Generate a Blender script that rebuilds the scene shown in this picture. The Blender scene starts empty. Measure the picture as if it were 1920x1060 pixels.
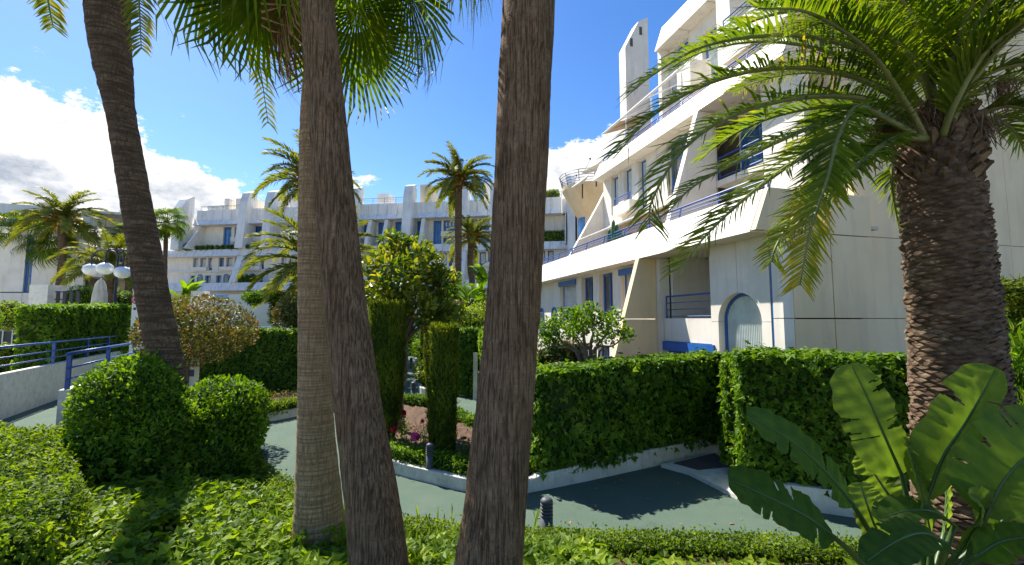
import bpy, math, random
import numpy as np
random.seed(7)
R = math.radians
S = bpy.context.scene
COL = S.collection

# ---------------------------------------------------------------- camera, world, sun, exposure
F = 853.0; CZ = 3.5; TH = math.atan(70 / 853.0)
cam_d = bpy.data.cameras.new('camera'); cam = bpy.data.objects.new('camera', cam_d); COL.objects.link(cam)
cam.location = (0, 0, CZ); cam.rotation_euler = (math.pi / 2 + TH, 0, 0)
cam_d.sensor_width = 36; cam_d.lens = 36 * F / 1920; cam_d.clip_start = .05; cam_d.clip_end = 3000
S.camera = cam
SUN_EL = 50.0; SUN_AZ = -46.0          # azimuth from +Y towards +X
W_ = bpy.data.worlds.new('World'); S.world = W_; W_.use_nodes = True
sun_d = bpy.data.lights.new('sun', 'SUN'); sun_d.energy = 4.5; sun_d.angle = R(.53); sun_d.color = (1, .95, .86)
sun = bpy.data.objects.new('sun', sun_d); COL.objects.link(sun)
sun.rotation_euler = (R(90 - SUN_EL), 0, R(180 - SUN_AZ)); sun.location = (-20, 20, 30)
S.view_settings.view_transform = 'Standard'; S.view_settings.look = 'None'
S.view_settings.exposure = 1.22; S.view_settings.gamma = 1
S.cycles.max_bounces = 9; S.cycles.diffuse_bounces = 6; S.cycles.glossy_bounces = 3
S.cycles.transmission_bounces = 4; S.cycles.transparent_max_bounces = 6
S.cycles.use_denoising = True


def ray(px, py):
    u = (px - 960) / F; v = (530 - py) / F
    return np.array([u, math.cos(TH) - v * math.sin(TH), math.sin(TH) + v * math.cos(TH)])
def P(px, py, Y):                       # the point at forward distance Y that this direction meets
    r = ray(px, py); return np.array([0, 0, CZ]) + r * Y / r[1]
def G(px, py, z=0.0):                   # the same on a level plane
    r = ray(px, py); return np.array([0, 0, CZ]) + r * (z - CZ) / r[2]


# ---------------------------------------------------------------- sky with clouds
def build_world():
    nt = W_.node_tree; nt.nodes.clear(); N = nt.nodes.new; L = nt.links.new
    out = N('ShaderNodeOutputWorld'); bg = N('ShaderNodeBackground'); L(bg.outputs[0], out.inputs[0])
    bg.inputs[1].default_value = 0.13
    sky = N('ShaderNodeTexSky'); sky.sky_type = 'NISHITA'; sky.sun_disc = False
    sky.sun_elevation = R(SUN_EL); sky.sun_rotation = R(SUN_AZ); sky.air_density = 1.0; sky.dust_density = .25; sky.ozone_density = 2.2
    hs = N('ShaderNodeHueSaturation'); hs.inputs['Saturation'].default_value = 1.3; hs.inputs['Value'].default_value = .68; hs.inputs['Hue'].default_value = .508; L(sky.outputs[0], hs.inputs['Color'])
    tc = N('ShaderNodeTexCoord')
    def noise(scale, detail, rough, loc):
        m = N('ShaderNodeMapping'); m.inputs['Location'].default_value = loc; m.inputs['Scale'].default_value = (1, 1, 1.9)
        L(tc.outputs['Generated'], m.inputs[0])
        n = N('ShaderNodeTexNoise'); n.inputs['Scale'].default_value = scale; n.inputs['Detail'].default_value = detail
        n.inputs['Roughness'].default_value = rough; L(m.outputs[0], n.inputs['Vector']); return n.outputs[0]
    def mth(op, a, b=None, c=None):
        m = N('ShaderNodeMath'); m.operation = op
        for i, x in enumerate((a, b, c)):
            if x is None: continue
            if isinstance(x, (int, float)): m.inputs[i].default_value = x
            else: L(x, m.inputs[i])
        return m.outputs[0]
    sep = N('ShaderNodeSeparateXYZ'); L(tc.outputs['Generated'], sep.inputs[0])
    # clouds stand mostly low over the horizon, all the way round
    low = mth('MULTIPLY_ADD', sep.outputs[2], -1.9, .22)
    bias = low
    blobs = [((40, 330), .30, .20, .56), ((-140, 300), .34, .24, .5), ((200, 390), .24, .12, .45), ((380, 395), .14, .08, .50), ((735, 360), .10, .065, .42),
             ((1095, 345), .17, .12, 1.4), ((1172, 262), .06, .055, .8), ((150, 230), .12, .07, .30), ((2300, 320), .3, .16, .5), ((-700, 380), .4, .2, .5)]
    for (px, py), rx, rz, amp in blobs:
        dv = ray(px, py); dv = dv / np.linalg.norm(dv)
        m = N('ShaderNodeVectorMath'); m.operation = 'SUBTRACT'; L(tc.outputs['Generated'], m.inputs[0]); m.inputs[1].default_value = tuple(dv)
        k = N('ShaderNodeVectorMath'); k.operation = 'MULTIPLY'; L(m.outputs[0], k.inputs[0]); k.inputs[1].default_value = (1 / rx, 1 / rx, 1 / rz)
        ln = N('ShaderNodeVectorMath'); ln.operation = 'LENGTH'; L(k.outputs[0], ln.inputs[0])
        mr = N('ShaderNodeMapRange'); mr.interpolation_type = 'SMOOTHSTEP'; L(ln.outputs['Value'], mr.inputs[0])
        mr.inputs[1].default_value = 1.35; mr.inputs[2].default_value = 0; mr.inputs[3].default_value = 0; mr.inputs[4].default_value = amp
        bias = mth('ADD', bias, mr.outputs[0])
    n1 = noise(8.0, 14, .70, (3.1, 1.7, .4)); n2 = noise(6.0, 10, .62, (5.1, 2.7, 1.4))
    dens = mth('ADD', bias, mth('MULTIPLY_ADD', n1, 3.0, -1.68))
    msk = N('ShaderNodeMapRange'); msk.interpolation_type = 'SMOOTHSTEP'; L(dens, msk.inputs[0])
    msk.inputs[1].default_value = .0; msk.inputs[2].default_value = .22
    # thick middles go grey, thin rims stay white
    th = N('ShaderNodeMapRange'); L(mth('ADD', dens, mth('MULTIPLY_ADD', n2, 3.2, -1.6)), th.inputs[0])
    th.inputs[1].default_value = .45; th.inputs[2].default_value = 1.5
    cr = N('ShaderNodeMix'); cr.data_type = 'RGBA'; L(th.outputs[0], cr.inputs[0])
    cr.inputs[6].default_value = (4.4, 4.35, 4.3, 1); cr.inputs[7].default_value = (1.7, 1.9, 2.25, 1)
    mx = N('ShaderNodeMix'); mx.data_type = 'RGBA'; L(msk.outputs[0], mx.inputs[0]); L(hs.outputs[0], mx.inputs[6]); L(cr.outputs[2], mx.inputs[7])
    L(mx.outputs[2], bg.inputs[0])
build_world()


# ---------------------------------------------------------------- object helpers
def tag(o, label=None, cat=None, group=None, kind=None):
    if label: o['label'] = label
    if cat: o['category'] = cat
    if group: o['group'] = group
    if kind: o['kind'] = kind
    return o
def thing(name, loc, label, cat, group=None):
    o = bpy.data.objects.new(name, None); COL.objects.link(o); o.location = tuple(float(v) for v in loc); o.empty_display_size = .2
    return tag(o, label, cat, group)
def wloc(o):
    v = np.zeros(3)
    while o is not None:
        v += np.array(o.location); o = o.parent
    return v
def link_mesh(name, me, parent=None, loc=None):
    o = bpy.data.objects.new(name, me); COL.objects.link(o)
    if parent is not None: o.parent = parent
    if loc is not None: o.location = tuple(float(v) for v in loc)
    return o
def np_mesh(name, v, f, mats, parent=None, var=None, smooth=False, uv=None, local=False, mi=None):
    """v (n,3); f (k,q) uniform faces or a list of index lists; world coordinates unless local."""
    v = np.asarray(v, dtype=np.float64).reshape(-1, 3)
    loc = None
    if not local:
        if parent is None:
            org = np.array([(v[:, 0].min() + v[:, 0].max()) / 2, (v[:, 1].min() + v[:, 1].max()) / 2, v[:, 2].min()]); loc = org
        else:
            org = wloc(parent)
        v = v - org
    me = bpy.data.meshes.new(name)
    if isinstance(f, np.ndarray):
        k, q = f.shape; flat = f.ravel(); starts = np.arange(k) * q
    else:
        k = len(f); ln = np.array([len(a) for a in f]); flat = np.array([i for a in f for i in a]); starts = np.concatenate([[0], np.cumsum(ln)[:-1]])
    me.vertices.add(len(v)); me.vertices.foreach_set('co', v.ravel().astype(np.float32))
    me.loops.add(len(flat)); me.loops.foreach_set('vertex_index', flat.astype(np.int32))
    me.polygons.add(k); me.polygons.foreach_set('loop_start', starts.astype(np.int32))
    me.polygons.foreach_set('use_smooth', np.full(k, bool(smooth)))
    me.update(calc_edges=True)
    if var is not None:
        a = me.attributes.new('var', 'FLOAT', 'FACE'); a.data.foreach_set('value', np.asarray(var, dtype=np.float32))
    if uv is not None:
        l = me.uv_layers.new(name='UVMap'); l.data.foreach_set('uv', np.asarray(uv, dtype=np.float32)[flat].ravel())
    for m in (mats if isinstance(mats, (list, tuple)) else [mats]): me.materials.append(m)
    if mi is not None: me.polygons.foreach_set('material_index', np.asarray(mi, dtype=np.int32))
    me.validate()
    return link_mesh(name, me, parent, loc)
def copy_tree(o, parent=None, loc=None, rz=None, label=None):
    c = o.copy(); COL.objects.link(c); c.parent = parent
    if loc is not None: c.location = tuple(float(v) for v in loc)
    if rz is not None: c.rotation_euler[2] = rz
    if label: c['label'] = label
    for ch in list(o.children): copy_tree(ch, c)
    return c

class MB:
    def __init__(s): s.v = []; s.f = []
    def add(s, vs, fs):
        b = len(s.v); s.v += [tuple(float(c) for c in p) for p in vs]; s.f += [tuple(b + i for i in a) for a in fs]; return s
    def hexa(s, p):                      # 8 points, bottom ring then top ring
        return s.add(p, [(3, 2, 1, 0), (4, 5, 6, 7), (0, 1, 5, 4), (1, 2, 6, 5), (2, 3, 7, 6), (3, 0, 4, 7)])
    def box(s, x0, x1, y0, y1, z0, z1):
        return s.hexa([(x0, y0, z0), (x1, y0, z0), (x1, y1, z0), (x0, y1, z0), (x0, y0, z1), (x1, y0, z1), (x1, y1, z1), (x0, y1, z1)])
    def prism(s, poly, vec):             # planar polygon (3-D points) pushed along vec
        n = len(poly); a = [np.array(p, float) for p in poly]; b = [p + np.array(vec, float) for p in a]
        s.add(a + b, [tuple(range(n - 1, -1, -1)), tuple(range(n, 2 * n))] + [(i, (i + 1) % n, n + (i + 1) % n, n + i) for i in range(n)]); return s
    def tube(s, pts, rad, n=10, cap=True, wob=None):
        pts = [np.array(p, float) for p in pts]
        if isinstance(rad, (int, float)): rad = [rad] * len(pts)
        vs = []; fs = []; m = len(pts); prev = None
        for i, p in enumerate(pts):
            t = pts[min(i + 1, m - 1)] - pts[max(i - 1, 0)]; t = t / (np.linalg.norm(t) + 1e-9)
            if prev is None:
                a = np.array([1, 0, 0.]) if abs(t[0]) < .8 else np.array([0, 1., 0])
            else: a = prev
            a = a - t * (a @ t); a /= np.linalg.norm(a) + 1e-9; b = np.cross(t, a); prev = a
            for k in range(n):
                an = 2 * math.pi * k / n; r = rad[i] * (1 if wob is None else wob(i, k))
                vs.append(p + r * (math.cos(an) * a + math.sin(an) * b))
        for i in range(m - 1):
            for k in range(n):
                fs.append((i * n + k, i * n + (k + 1) % n, (i + 1) * n + (k + 1) % n, (i + 1) * n + k))
        if cap: fs += [tuple(range(n - 1, -1, -1)), tuple((m - 1) * n + k for k in range(n))]
        return s.add(vs, fs)
    def lathe(s, prof, c, n=16):         # prof [(r, z)]
        return s.tube([(c[0], c[1], c[2] + z) for r, z in prof], [max(r, 1e-4) for r, z in prof], n)
    def build(s, name, mat, parent=None, smooth=False, var=None):
        return np_mesh(name, np.array(s.v), s.f, mat, parent, smooth=smooth, var=var)

def catmull(pts, n):
    p = np.array(pts, float); p = np.vstack([2 * p[0] - p[1], p, 2 * p[-1] - p[-2]]); m = len(p) - 3; out = []
    for i in range(n):
        t = i / (n - 1) * m; k = min(int(t), m - 1); t -= k; a, b, c, d = p[k], p[k + 1], p[k + 2], p[k + 3]
        out.append(.5 * (2 * b + (c - a) * t + (2 * a - 5 * b + 4 * c - d) * t * t + (3 * b - a - 3 * c + d) * t ** 3))
    return np.array(out)


# ---------------------------------------------------------------- materials
MATS = {}
def nodes(name):
    m = bpy.data.materials.new(name); m.use_nodes = True; nt = m.node_tree; nt.nodes.clear()
    N = nt.nodes.new; L = nt.links.new; o = N('ShaderNodeOutputMaterial'); MATS[name] = m
    return m, N, L, o
def ramp(N, stops):
    r = N('ShaderNodeValToRGB'); e = r.color_ramp.elements
    while len(e) < len(stops): e.new(.5)
    for k, (p, c) in enumerate(stops): e[k].position = p; e[k].color = (*c, 1)
    return r
def surf(name, stops, scale=3., stretch=(1, 1, 1), rough=.7, bump=.0, bscale=None, bstretch=None, detail=6, spec=.3, metal=0., dirt=None, streak=None, bdist=.02, obj=False):
    """noise-coloured surface; dirt/streak = (colour, amount) wear with a shape of its own"""
    m, N, L, o = nodes(name)
    b = N('ShaderNodeBsdfPrincipled'); L(b.outputs[0], o.inputs[0])
    if obj: tcn = N('ShaderNodeTexCoord'); pos = tcn.outputs['Object']
    else: g = N('ShaderNodeNewGeometry'); pos = g.outputs['Position']
    def nz(sc, st, det=detail, rg=.6):
        mp = N('ShaderNodeMapping'); mp.inputs['Scale'].default_value = st; L(pos, mp.inputs[0])
        n = N('ShaderNodeTexNoise'); n.inputs['Scale'].default_value = sc; n.inputs['Detail'].default_value = det; n.inputs['Roughness'].default_value = rg
        L(mp.outputs[0], n.inputs['Vector']); return n.outputs[0]
    r = ramp(N, stops); L(nz(scale, stretch), r.inputs[0]); col = r.outputs[0]
    for (c, amt, sc, st, lo, hi) in [x for x in (dirt, streak) if x]:
        q = N('ShaderNodeMapRange'); L(nz(sc, st), q.inputs[0]); q.inputs[1].default_value = lo; q.inputs[2].default_value = hi; q.inputs[4].default_value = amt
        mx = N('ShaderNodeMix'); mx.data_type = 'RGBA'; L(q.outputs[0], mx.inputs[0]); L(col, mx.inputs[6]); mx.inputs[7].default_value = (*c, 1); col = mx.outputs[2]
    L(col, b.inputs['Base Color'])
    b.inputs['Roughness'].default_value = rough; b.inputs['Specular IOR Level'].default_value = spec; b.inputs['Metallic'].default_value = metal
    if bump:
        bp = N('ShaderNodeBump'); bp.inputs['Strength'].default_value = bump; bp.inputs['Distance'].default_value = bdist
        L(nz(bscale or scale * 3, bstretch or stretch, 8, .65), bp.inputs['Height']); L(bp.outputs[0], b.inputs['Normal'])
    return m
def leafmat(name, cols, trans=.35, rough=.42, spec=.45, tint=(1.5, 1.6, .5), patch=True):
    m, N, L, o = nodes(name)
    at = N('ShaderNodeAttribute'); at.attribute_name = 'var'
    k = len(cols); r = ramp(N, [(i / (k - 1), c) for i, c in enumerate(cols)]); 
    v = at.outputs['Fac']
    if patch:
        g = N('ShaderNodeNewGeometry'); n = N('ShaderNodeTexNoise'); n.inputs['Scale'].default_value = 1.7; n.inputs['Detail'].default_value = 5; L(g.outputs['Position'], n.inputs['Vector'])
        a = N('ShaderNodeMath'); a.operation = 'MULTIPLY_ADD'; L(n.outputs[0], a.inputs[0]); a.inputs[1].default_value = 1.3; a.inputs[2].default_value = -.65
        b2 = N('ShaderNodeMath'); b2.operation = 'ADD'; L(v, b2.inputs[0]); L(a.outputs[0], b2.inputs[1]); v = b2.outputs[0]
    L(v, r.inputs[0])
    b = N('ShaderNodeBsdfPrincipled'); L(r.outputs[0], b.inputs['Base Color']); b.inputs['Roughness'].default_value = rough; b.inputs['Specular IOR Level'].default_value = spec
    t = N('ShaderNodeBsdfTranslucent'); tm = N('ShaderNodeMix'); tm.data_type = 'RGBA'; tm.blend_type = 'MULTIPLY'; tm.inputs[0].default_value = 1
    L(r.outputs[0], tm.inputs[6]); tm.inputs[7].default_value = (*tint, 1); L(tm.outputs[2], t.inputs[0])
    mx = N('ShaderNodeMixShader'); mx.inputs[0].default_value = trans; L(b.outputs[0], mx.inputs[1]); L(t.outputs[0], mx.inputs[2]); L(mx.outputs[0], o.inputs[0])
    return m
def plain(name, c, rough=.5, spec=.4, metal=0.):
    m, N, L, o = nodes(name); b = N('ShaderNodeBsdfPrincipled'); L(b.outputs[0], o.inputs[0])
    g = N('ShaderNodeNewGeometry'); n = N('ShaderNodeTexNoise'); n.inputs['Scale'].default_value = 2.5; n.inputs['Detail'].default_value = 6; L(g.outputs['Position'], n.inputs['Vector'])
    r = ramp(N, [(.3, tuple(x * .82 for x in c)), (.7, tuple(min(1, x * 1.12) for x in c))]); L(n.outputs[0], r.inputs[0]); L(r.outputs[0], b.inputs['Base Color'])
    b.inputs['Roughness'].default_value = rough; b.inputs['Specular IOR Level'].default_value = spec; b.inputs['Metallic'].default_value = metal
    return m
def glassmat(name, c, rough=.04):
    m, N, L, o = nodes(name); b = N('ShaderNodeBsdfPrincipled'); L(b.outputs[0], o.inputs[0])
    g = N('ShaderNodeNewGeometry'); n = N('ShaderNodeTexNoise'); n.inputs['Scale'].default_value = .9; n.inputs['Detail'].default_value = 2; L(g.outputs['Position'], n.inputs['Vector'])
    r = ramp(N, [(.35, tuple(x * .4 for x in c)), (.65, c)]); L(n.outputs[0], r.inputs[0]); L(r.outputs[0], b.inputs['Base Color'])
    b.inputs['Roughness'].default_value = rough; b.inputs['Specular IOR Level'].default_value = .9; return m

M = MATS
surf('path_green', [(.34, (.032, .058, .040)), (.5, (.070, .112, .080)), (.68, (.14, .195, .15))], scale=75, rough=.9, bump=.9, bscale=95, detail=3, bdist=.008,
     dirt=((.115, .15, .105), .45, .9, (1, 1, 1), .46, .75), streak=((.045, .06, .045), .5, 2.3, (1, 1, 1), .56, .8))
surf('soil', [(.3, (.06, .034, .02)), (.55, (.125, .074, .044)), (.8, (.22, .145, .095))], scale=9, rough=.95, bump=.9, bscale=22, bdist=.05)
surf('ground', [(.3, (.13, .12, .09)), (.7, (.22, .20, .16))], scale=.6, rough=.95, bump=.3)
surf('kerb_paint', [(.3, (.56, .53, .45)), (.7, (.72, .69, .61))], scale=4, rough=.7, bump=.25, bscale=25, bdist=.01,
     dirt=((.22, .23, .18), .7, 5, (1, 1, 1), .55, .8), streak=((.25, .26, .22), .5, 3, (3, 3, .4), .55, .8))
surf('white_paint', [(.3, (.70, .645, .55)), (.7, (.82, .77, .68))], scale=.8, rough=.6, bump=.12, bscale=40, bdist=.005,
     streak=((.42, .38, .32), .42, 2.2, (1.4, 1.4, .16), .50, .78), dirt=((.5, .47, .42), .35, 1.2, (1, 1, 1), .55, .8))
surf('cream_paint', [(.3, (.72, .56, .335)), (.7, (.81, .655, .42))], scale=.7, rough=.65, bump=.12, bscale=40, bdist=.005,
     streak=((.44, .36, .25), .38, 2.0, (1.3, 1.3, .16), .48, .78))
surf('grey_panel', [(.3, (.70, .675, .625)), (.7, (.82, .80, .76))], scale=.5, rough=.65, bump=.1, bscale=20,
     streak=((.33, .32, .30), .5, 1.4, (1.6, 1.6, .14), .47, .78))
surf('tan_render', [(.3, (.50, .42, .33)), (.7, (.62, .54, .44))], scale=.5, rough=.8, streak=((.33, .28, .22), .5, 1.4, (1.6, 1.6, .14), .53, .85))
plain('joint_dark', (.10, .09, .085), .9)
plain('blue_paint', (.02, .13, .44), .35, .5)
plain('blue_rail', (.02, .085, .33), .32, .5)
plain('shutter', (.60, .59, .56), .6)
plain('curtain', (.56, .62, .58), .9)
plain('interior', (.22, .19, .16), .9)
glassmat('glass', (.10, .12, .13)); glassmat('glass_blue', (.05, .20, .46), .1)
plain('dark_metal', (.035, .037, .042), .5, .4)
plain('bollard_grey', (.07, .075, .085), .55, .4)
plain('white_metal', (.74, .73, .70), .4)
plain('globe', (.80, .79, .75), .25, .5)
plain('canvas', (.62, .57, .48), .9); plain('awning', (.46, .34, .24), .9)
plain('red_paint', (.55, .03, .035), .5); plain('black_print', (.03, .03, .03), .7); plain('light_blue', (.25, .48, .75), .5)
plain('mat_brown', (.10, .075, .065), .95); plain('terracotta', (.45, .19, .10), .8)
def bark(name, dark, mid, light, fis=(15, 15, .8), fis_lo=.40, fis_hi=.54, ring=(1.2, 1.2, 20), ring_amt=.35, fis_amt=.85, bd=.03):
    m, N, L, o = nodes(name); b = N('ShaderNodeBsdfPrincipled'); L(b.outputs[0], o.inputs[0]); b.inputs['Roughness'].default_value = .95; b.inputs['Specular IOR Level'].default_value = .12
    tc = N('ShaderNodeTexCoord')
    def nz(st, det, rg=.6, dist=0.):
        mp = N('ShaderNodeMapping'); mp.inputs['Scale'].default_value = st; L(tc.outputs['Object'], mp.inputs[0]); n = N('ShaderNodeTexNoise'); n.inputs['Scale'].default_value = 1; n.inputs['Detail'].default_value = det; n.inputs['Roughness'].default_value = rg; n.inputs['Distortion'].default_value = dist; L(mp.outputs[0], n.inputs['Vector']); return n.outputs[0]
    def rng(x, lo, hi, a, c):
        q = N('ShaderNodeMapRange'); L(x, q.inputs[0]); q.inputs[1].default_value = lo; q.inputs[2].default_value = hi; q.inputs[3].default_value = a; q.inputs[4].default_value = c; return q.outputs[0]
    r = ramp(N, [(.3, mid), (.72, light)]); L(nz((3, 3, 2.2), 8, .7), r.inputs[0])
    f = rng(nz(fis, 5, .6, .4), fis_lo, fis_hi, fis_amt, 0); g = rng(nz(ring, 4, .55, .2), .40, .56, ring_amt, 0)
    mx = N('ShaderNodeMath'); mx.operation = 'MAXIMUM'; L(f, mx.inputs[0]); L(g, mx.inputs[1])
    c = N('ShaderNodeMix'); c.data_type = 'RGBA'; L(mx.outputs[0], c.inputs[0]); L(r.outputs[0], c.inputs[6]); c.inputs[7].default_value = (*dark, 1)
    gr = N('ShaderNodeMix'); gr.data_type = 'RGBA'; gr.blend_type = 'MULTIPLY'; gr.inputs[0].default_value = 1; L(c.outputs[2], gr.inputs[6]); L(rng(nz((40, 40, 9), 4), .3, .7, .7, 1.25), gr.inputs[7]); L(gr.outputs[2], b.inputs['Base Color'])
    bp = N('ShaderNodeBump'); bp.inputs['Strength'].default_value = 1; bp.inputs['Distance'].default_value = bd; bp.invert = True; L(mx.outputs[0], bp.inputs['Height']); L(bp.outputs[0], b.inputs['Normal']); return m
bark('bark_dark', (.075, .042, .022), (.205, .122, .064), (.31, .205, .118), (60, 60, 2.2), .36, .52, (1.5, 1.5, 26), .28, .75, .02)
bark('bark_tan', (.18, .105, .052), (.42, .265, .135), (.58, .395, .22), (44, 44, 1.8), .36, .50, (1.0, 1.0, 44), .6, .6, .015)
bark('bark_ring', (.055, .035, .021), (.14, .090, .054), (.24, .165, .103), (22, 22, 8), .38, .5, (1.6, 1.6, 22), .7, .5, .03)
surf('bark_date', [(.25, (.05, .031, .018)), (.5, (.14, .09, .054)), (.8, (.33, .24, .16))], scale=5, stretch=(1.5, 1.5, 3), rough=.95, bump=1, bscale=14, bdist=.03, obj=True)
surf('boot_pale', [(.3, (.09, .055, .03)), (.7, (.30, .21, .12))], scale=7, rough=.9, bump=.6, bscale=20)
surf('fibre', [(.3, (.16, .10, .06)), (.7, (.34, .24, .15))], scale=12, stretch=(3, 3, .4), rough=.95, bump=.8, bscale=30)
surf('wood', [(.3, (.13, .095, .07)), (.7, (.28, .22, .17))], scale=5, stretch=(3, 3, .6), rough=.9, bump=.8, bscale=14)
plain('dead_leaf', (.30, .17, .085), .9)
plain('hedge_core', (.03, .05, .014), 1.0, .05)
TY = (1.75, 1.7, .35)
leafmat('leaf_ivy', [(.03, .075, .005), (.07, .15, .01), (.14, .24, .016), (.24, .33, .03)], .36, .5, .17, TY)
leafmat('leaf_ground', [(.05, .10, .006), (.11, .19, .01), (.20, .29, .016), (.31, .38, .03)], .42, .5, .17, TY)
leafmat('leaf_box', [(.04, .08, .006), (.095, .16, .01), (.17, .245, .015), (.26, .32, .025)], .42, .55, .17, TY)
leafmat('leaf_bright', [(.06, .11, .012), (.14, .21, .02), (.24, .30, .035), (.33, .36, .06)], .42, .5, .17, TY)
leafmat('leaf_red', [(.05, .075, .010), (.10, .14, .018), (.17, .14, .03), (.25, .13, .06)], .3, .5, .3, (1.7, 1.2, .5))
leafmat('leaf_cypress', [(.035, .062, .004), (.085, .125, .008), (.15, .185, .014), (.23, .25, .024)], .3, .75, .17, TY)
leafmat('leaf_magnolia', [(.03, .07, .008), (.07, .13, .012), (.20, .22, .018), (.50, .44, .04)], .42, .4, .4, TY)
leafmat('leaf_shrub', [(.035, .08, .006), (.08, .165, .01), (.15, .255, .016), (.24, .34, .03)], .42, .5, .17, TY)
leafmat('leaf_date', [(.04, .08, .006), (.09, .15, .012), (.16, .22, .02), (.36, .30, .03)], .42, .5, .17, TY)
leafmat('leaf_datefar', [(.05, .075, .012), (.105, .135, .022), (.18, .19, .032), (.36, .28, .04)], .38, .55, .17, TY)
leafmat('leaf_fan', [(.03, .065, .006), (.075, .135, .01), (.14, .21, .015), (.25, .29, .03)], .5, .5, .17, TY)
leafmat('flower_red', [(.45, .01, .03), (.6, .03, .06)], .3, .6, .2, (1.3, .8, .8), False)
leafmat('flower_pink', [(.72, .06, .30), (.85, .14, .42)], .3, .6, .2, (1.3, .8, 1), False)
leafmat('fruit_orange', [(.45, .19, .03), (.62, .30, .05)], .2, .6, .2, (1.3, 1, .6), False)
plain('cactus_green', (.05, .13, .05), .6); plain('stalk_green', (.055, .11, .025), .45)
plain('rachis', (.20, .22, .07), .5); plain('rachis_dark', (.10, .13, .035), .5)

# ================================================================ GROUND, PATHS, BEDS
def sheet(name, poly, z, mat, kind='structure', label=None):
    o = np_mesh(name, [(x, y, z) for x, y in poly], [list(range(len(poly)))], M[mat]); return tag(o, label, None, None, kind)
sheet('ground', [(-900, -200), (900, -200), (900, 1500), (-900, 1500)], -.03, 'ground', label='bare pale earth around the gardens')
sheet('path', [(-30, 2), (9, 2), (9, 48), (-30, 48)], 0.0, 'path_green', label='green speckled garden path surface')

def offset_poly(poly, d):
    n = len(poly); out = []
    for i in range(n):
        a, b, c = (np.array(poly[(i + k) % n], float) for k in (-1, 0, 1))
        e1 = (b - a) / np.linalg.norm(b - a); e2 = (c - b) / np.linalg.norm(c - b)
        n1 = np.array([-e1[1], e1[0]]); n2 = np.array([-e2[1], e2[0]]); m = n1 + n2; m /= np.linalg.norm(m) + 1e-9
        out.append(tuple(b + m * d / max(.4, m @ n1)))
    return out
def smooth_closed(poly, n):
    p = np.array(poly, float); m = len(p); out = []
    for i in range(n):
        t = i / n * m; k = int(t); t -= k; a, b, c, d = (p[(k + j) % m] for j in (-1, 0, 1, 2))
        out.append(tuple(.5 * (2 * b + (c - a) * t + (2 * a - 5 * b + 4 * c - d) * t * t + (3 * b - a - 3 * c + d) * t ** 3)))
    return out
def kerb_strip(name, pts, w, z0, z1, label, closed=False):
    """white masonry strip along a ccw line; its inner side lies to the left"""
    pts = [np.array(p, float) for p in pts]; n = len(pts); ins = []
    for i in range(n):
        a = pts[i - 1] if (closed or i > 0) else pts[i]; c = pts[(i + 1) % n] if (closed or i < n - 1) else pts[i]
        e = (c - a) / (np.linalg.norm(c - a) + 1e-9); ins.append(pts[i] + w * np.array([-e[1], e[0]]))
    vs = []; fs = []
    zt = z1 if hasattr(z1, '__len__') else [z1] * n
    for i in range(n):
        b = .012; o = pts[i]; q = ins[i]; e = (q - o) / (np.linalg.norm(q - o) + 1e-9)
        vs += [(*o, z0), (*o, zt[i] - b), (*(o + e * b), zt[i]), (*(q - e * b), zt[i]), (*q, zt[i] - b), (*q, z0)]
    for i in range(n if closed else n - 1):
        j = (i + 1) % n
        for k in range(5): fs.append((i * 6 + k, j * 6 + k, j * 6 + k + 1, i * 6 + k + 1))
    if not closed: fs += [tuple(range(5, -1, -1)), tuple((n - 1) * 6 + k for k in range(6))]
    return tag(np_mesh(name, vs, fs, M['kerb_paint']), label, None, None, 'structure')
def bed(poly, zs, label):
    rng = np.random.default_rng(len(poly)); p = np.array(poly); c = p.mean(0); rings = 7; vs = []; fs = []; n = len(p)
    for k in range(rings):
        t = k / (rings - 1)
        for q in p:
            x = q + (c - q) * t * .97; vs.append((x[0], x[1], zs + (rng.uniform(-.03, .07) if k else -.02) + .06 * min(t * 3, 1)))
    for k in range(rings - 1):
        for i in range(n): fs.append((k * n + i, k * n + (i + 1) % n, (k + 1) * n + (i + 1) % n, (k + 1) * n + i))
    fs.append(tuple((rings - 1) * n + i for i in range(n)))
    return tag(np_mesh('planting_bed', vs, fs, M['soil'], smooth=True), label, None, None, 'structure')

ISLAND = smooth_closed([(-.55, 9.45), (.15, 10.0), (.2, 12.2), (-.95, 14.4), (-2.1, 16.0), (-3.3, 17.9), (-4.4, 18.5), (-5.5, 17.9), (-5.85, 16.1), (-5.35, 14.2), (-4.2, 12.3), (-2.85, 10.85), (-1.85, 10.15)], 78)
kerb_strip('kerb', ISLAND, .16, -.02, .27, 'low curved white kerb round the rose bed with two cypresses', True)
bed(offset_poly(ISLAND, .15), .20, 'brown rose bed soil inside the curved white kerb')

BACKL = [(-10.2, 14.9), (-9.4, 15.2), (-8.64, 15.7), (-8.1, 16.35), (-7.75, 17.05), (-7.3, 17.7), (-6.95, 18.4), (-6.7, 19.4), (-6.6, 21), (-6.9, 23), (-17, 24), (-17, 20), (-13, 15.6), (-11.2, 14.8)]
kerb_strip('kerb', BACKL, .18, -.02, .30, 'white kerb curving in front of the long dark ivy hedge', True)
bed(offset_poly(BACKL, .17), .22, 'flower bed soil below the long dark ivy hedge')
BACKR = smooth_closed([(-4.3, 21.9), (-3.0, 21.5), (-1.6, 22), (-.6, 30), (-3, 45), (-8.6, 44), (-7.6, 36), (-6.4, 31), (-5.3, 26)], 48)
kerb_strip('kerb', BACKR, .18, -.02, .28, 'pale kerb winding beside the far garden path', True)
bed(offset_poly(BACKR, .17), .2, 'far planted bed beside the winding path')

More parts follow.
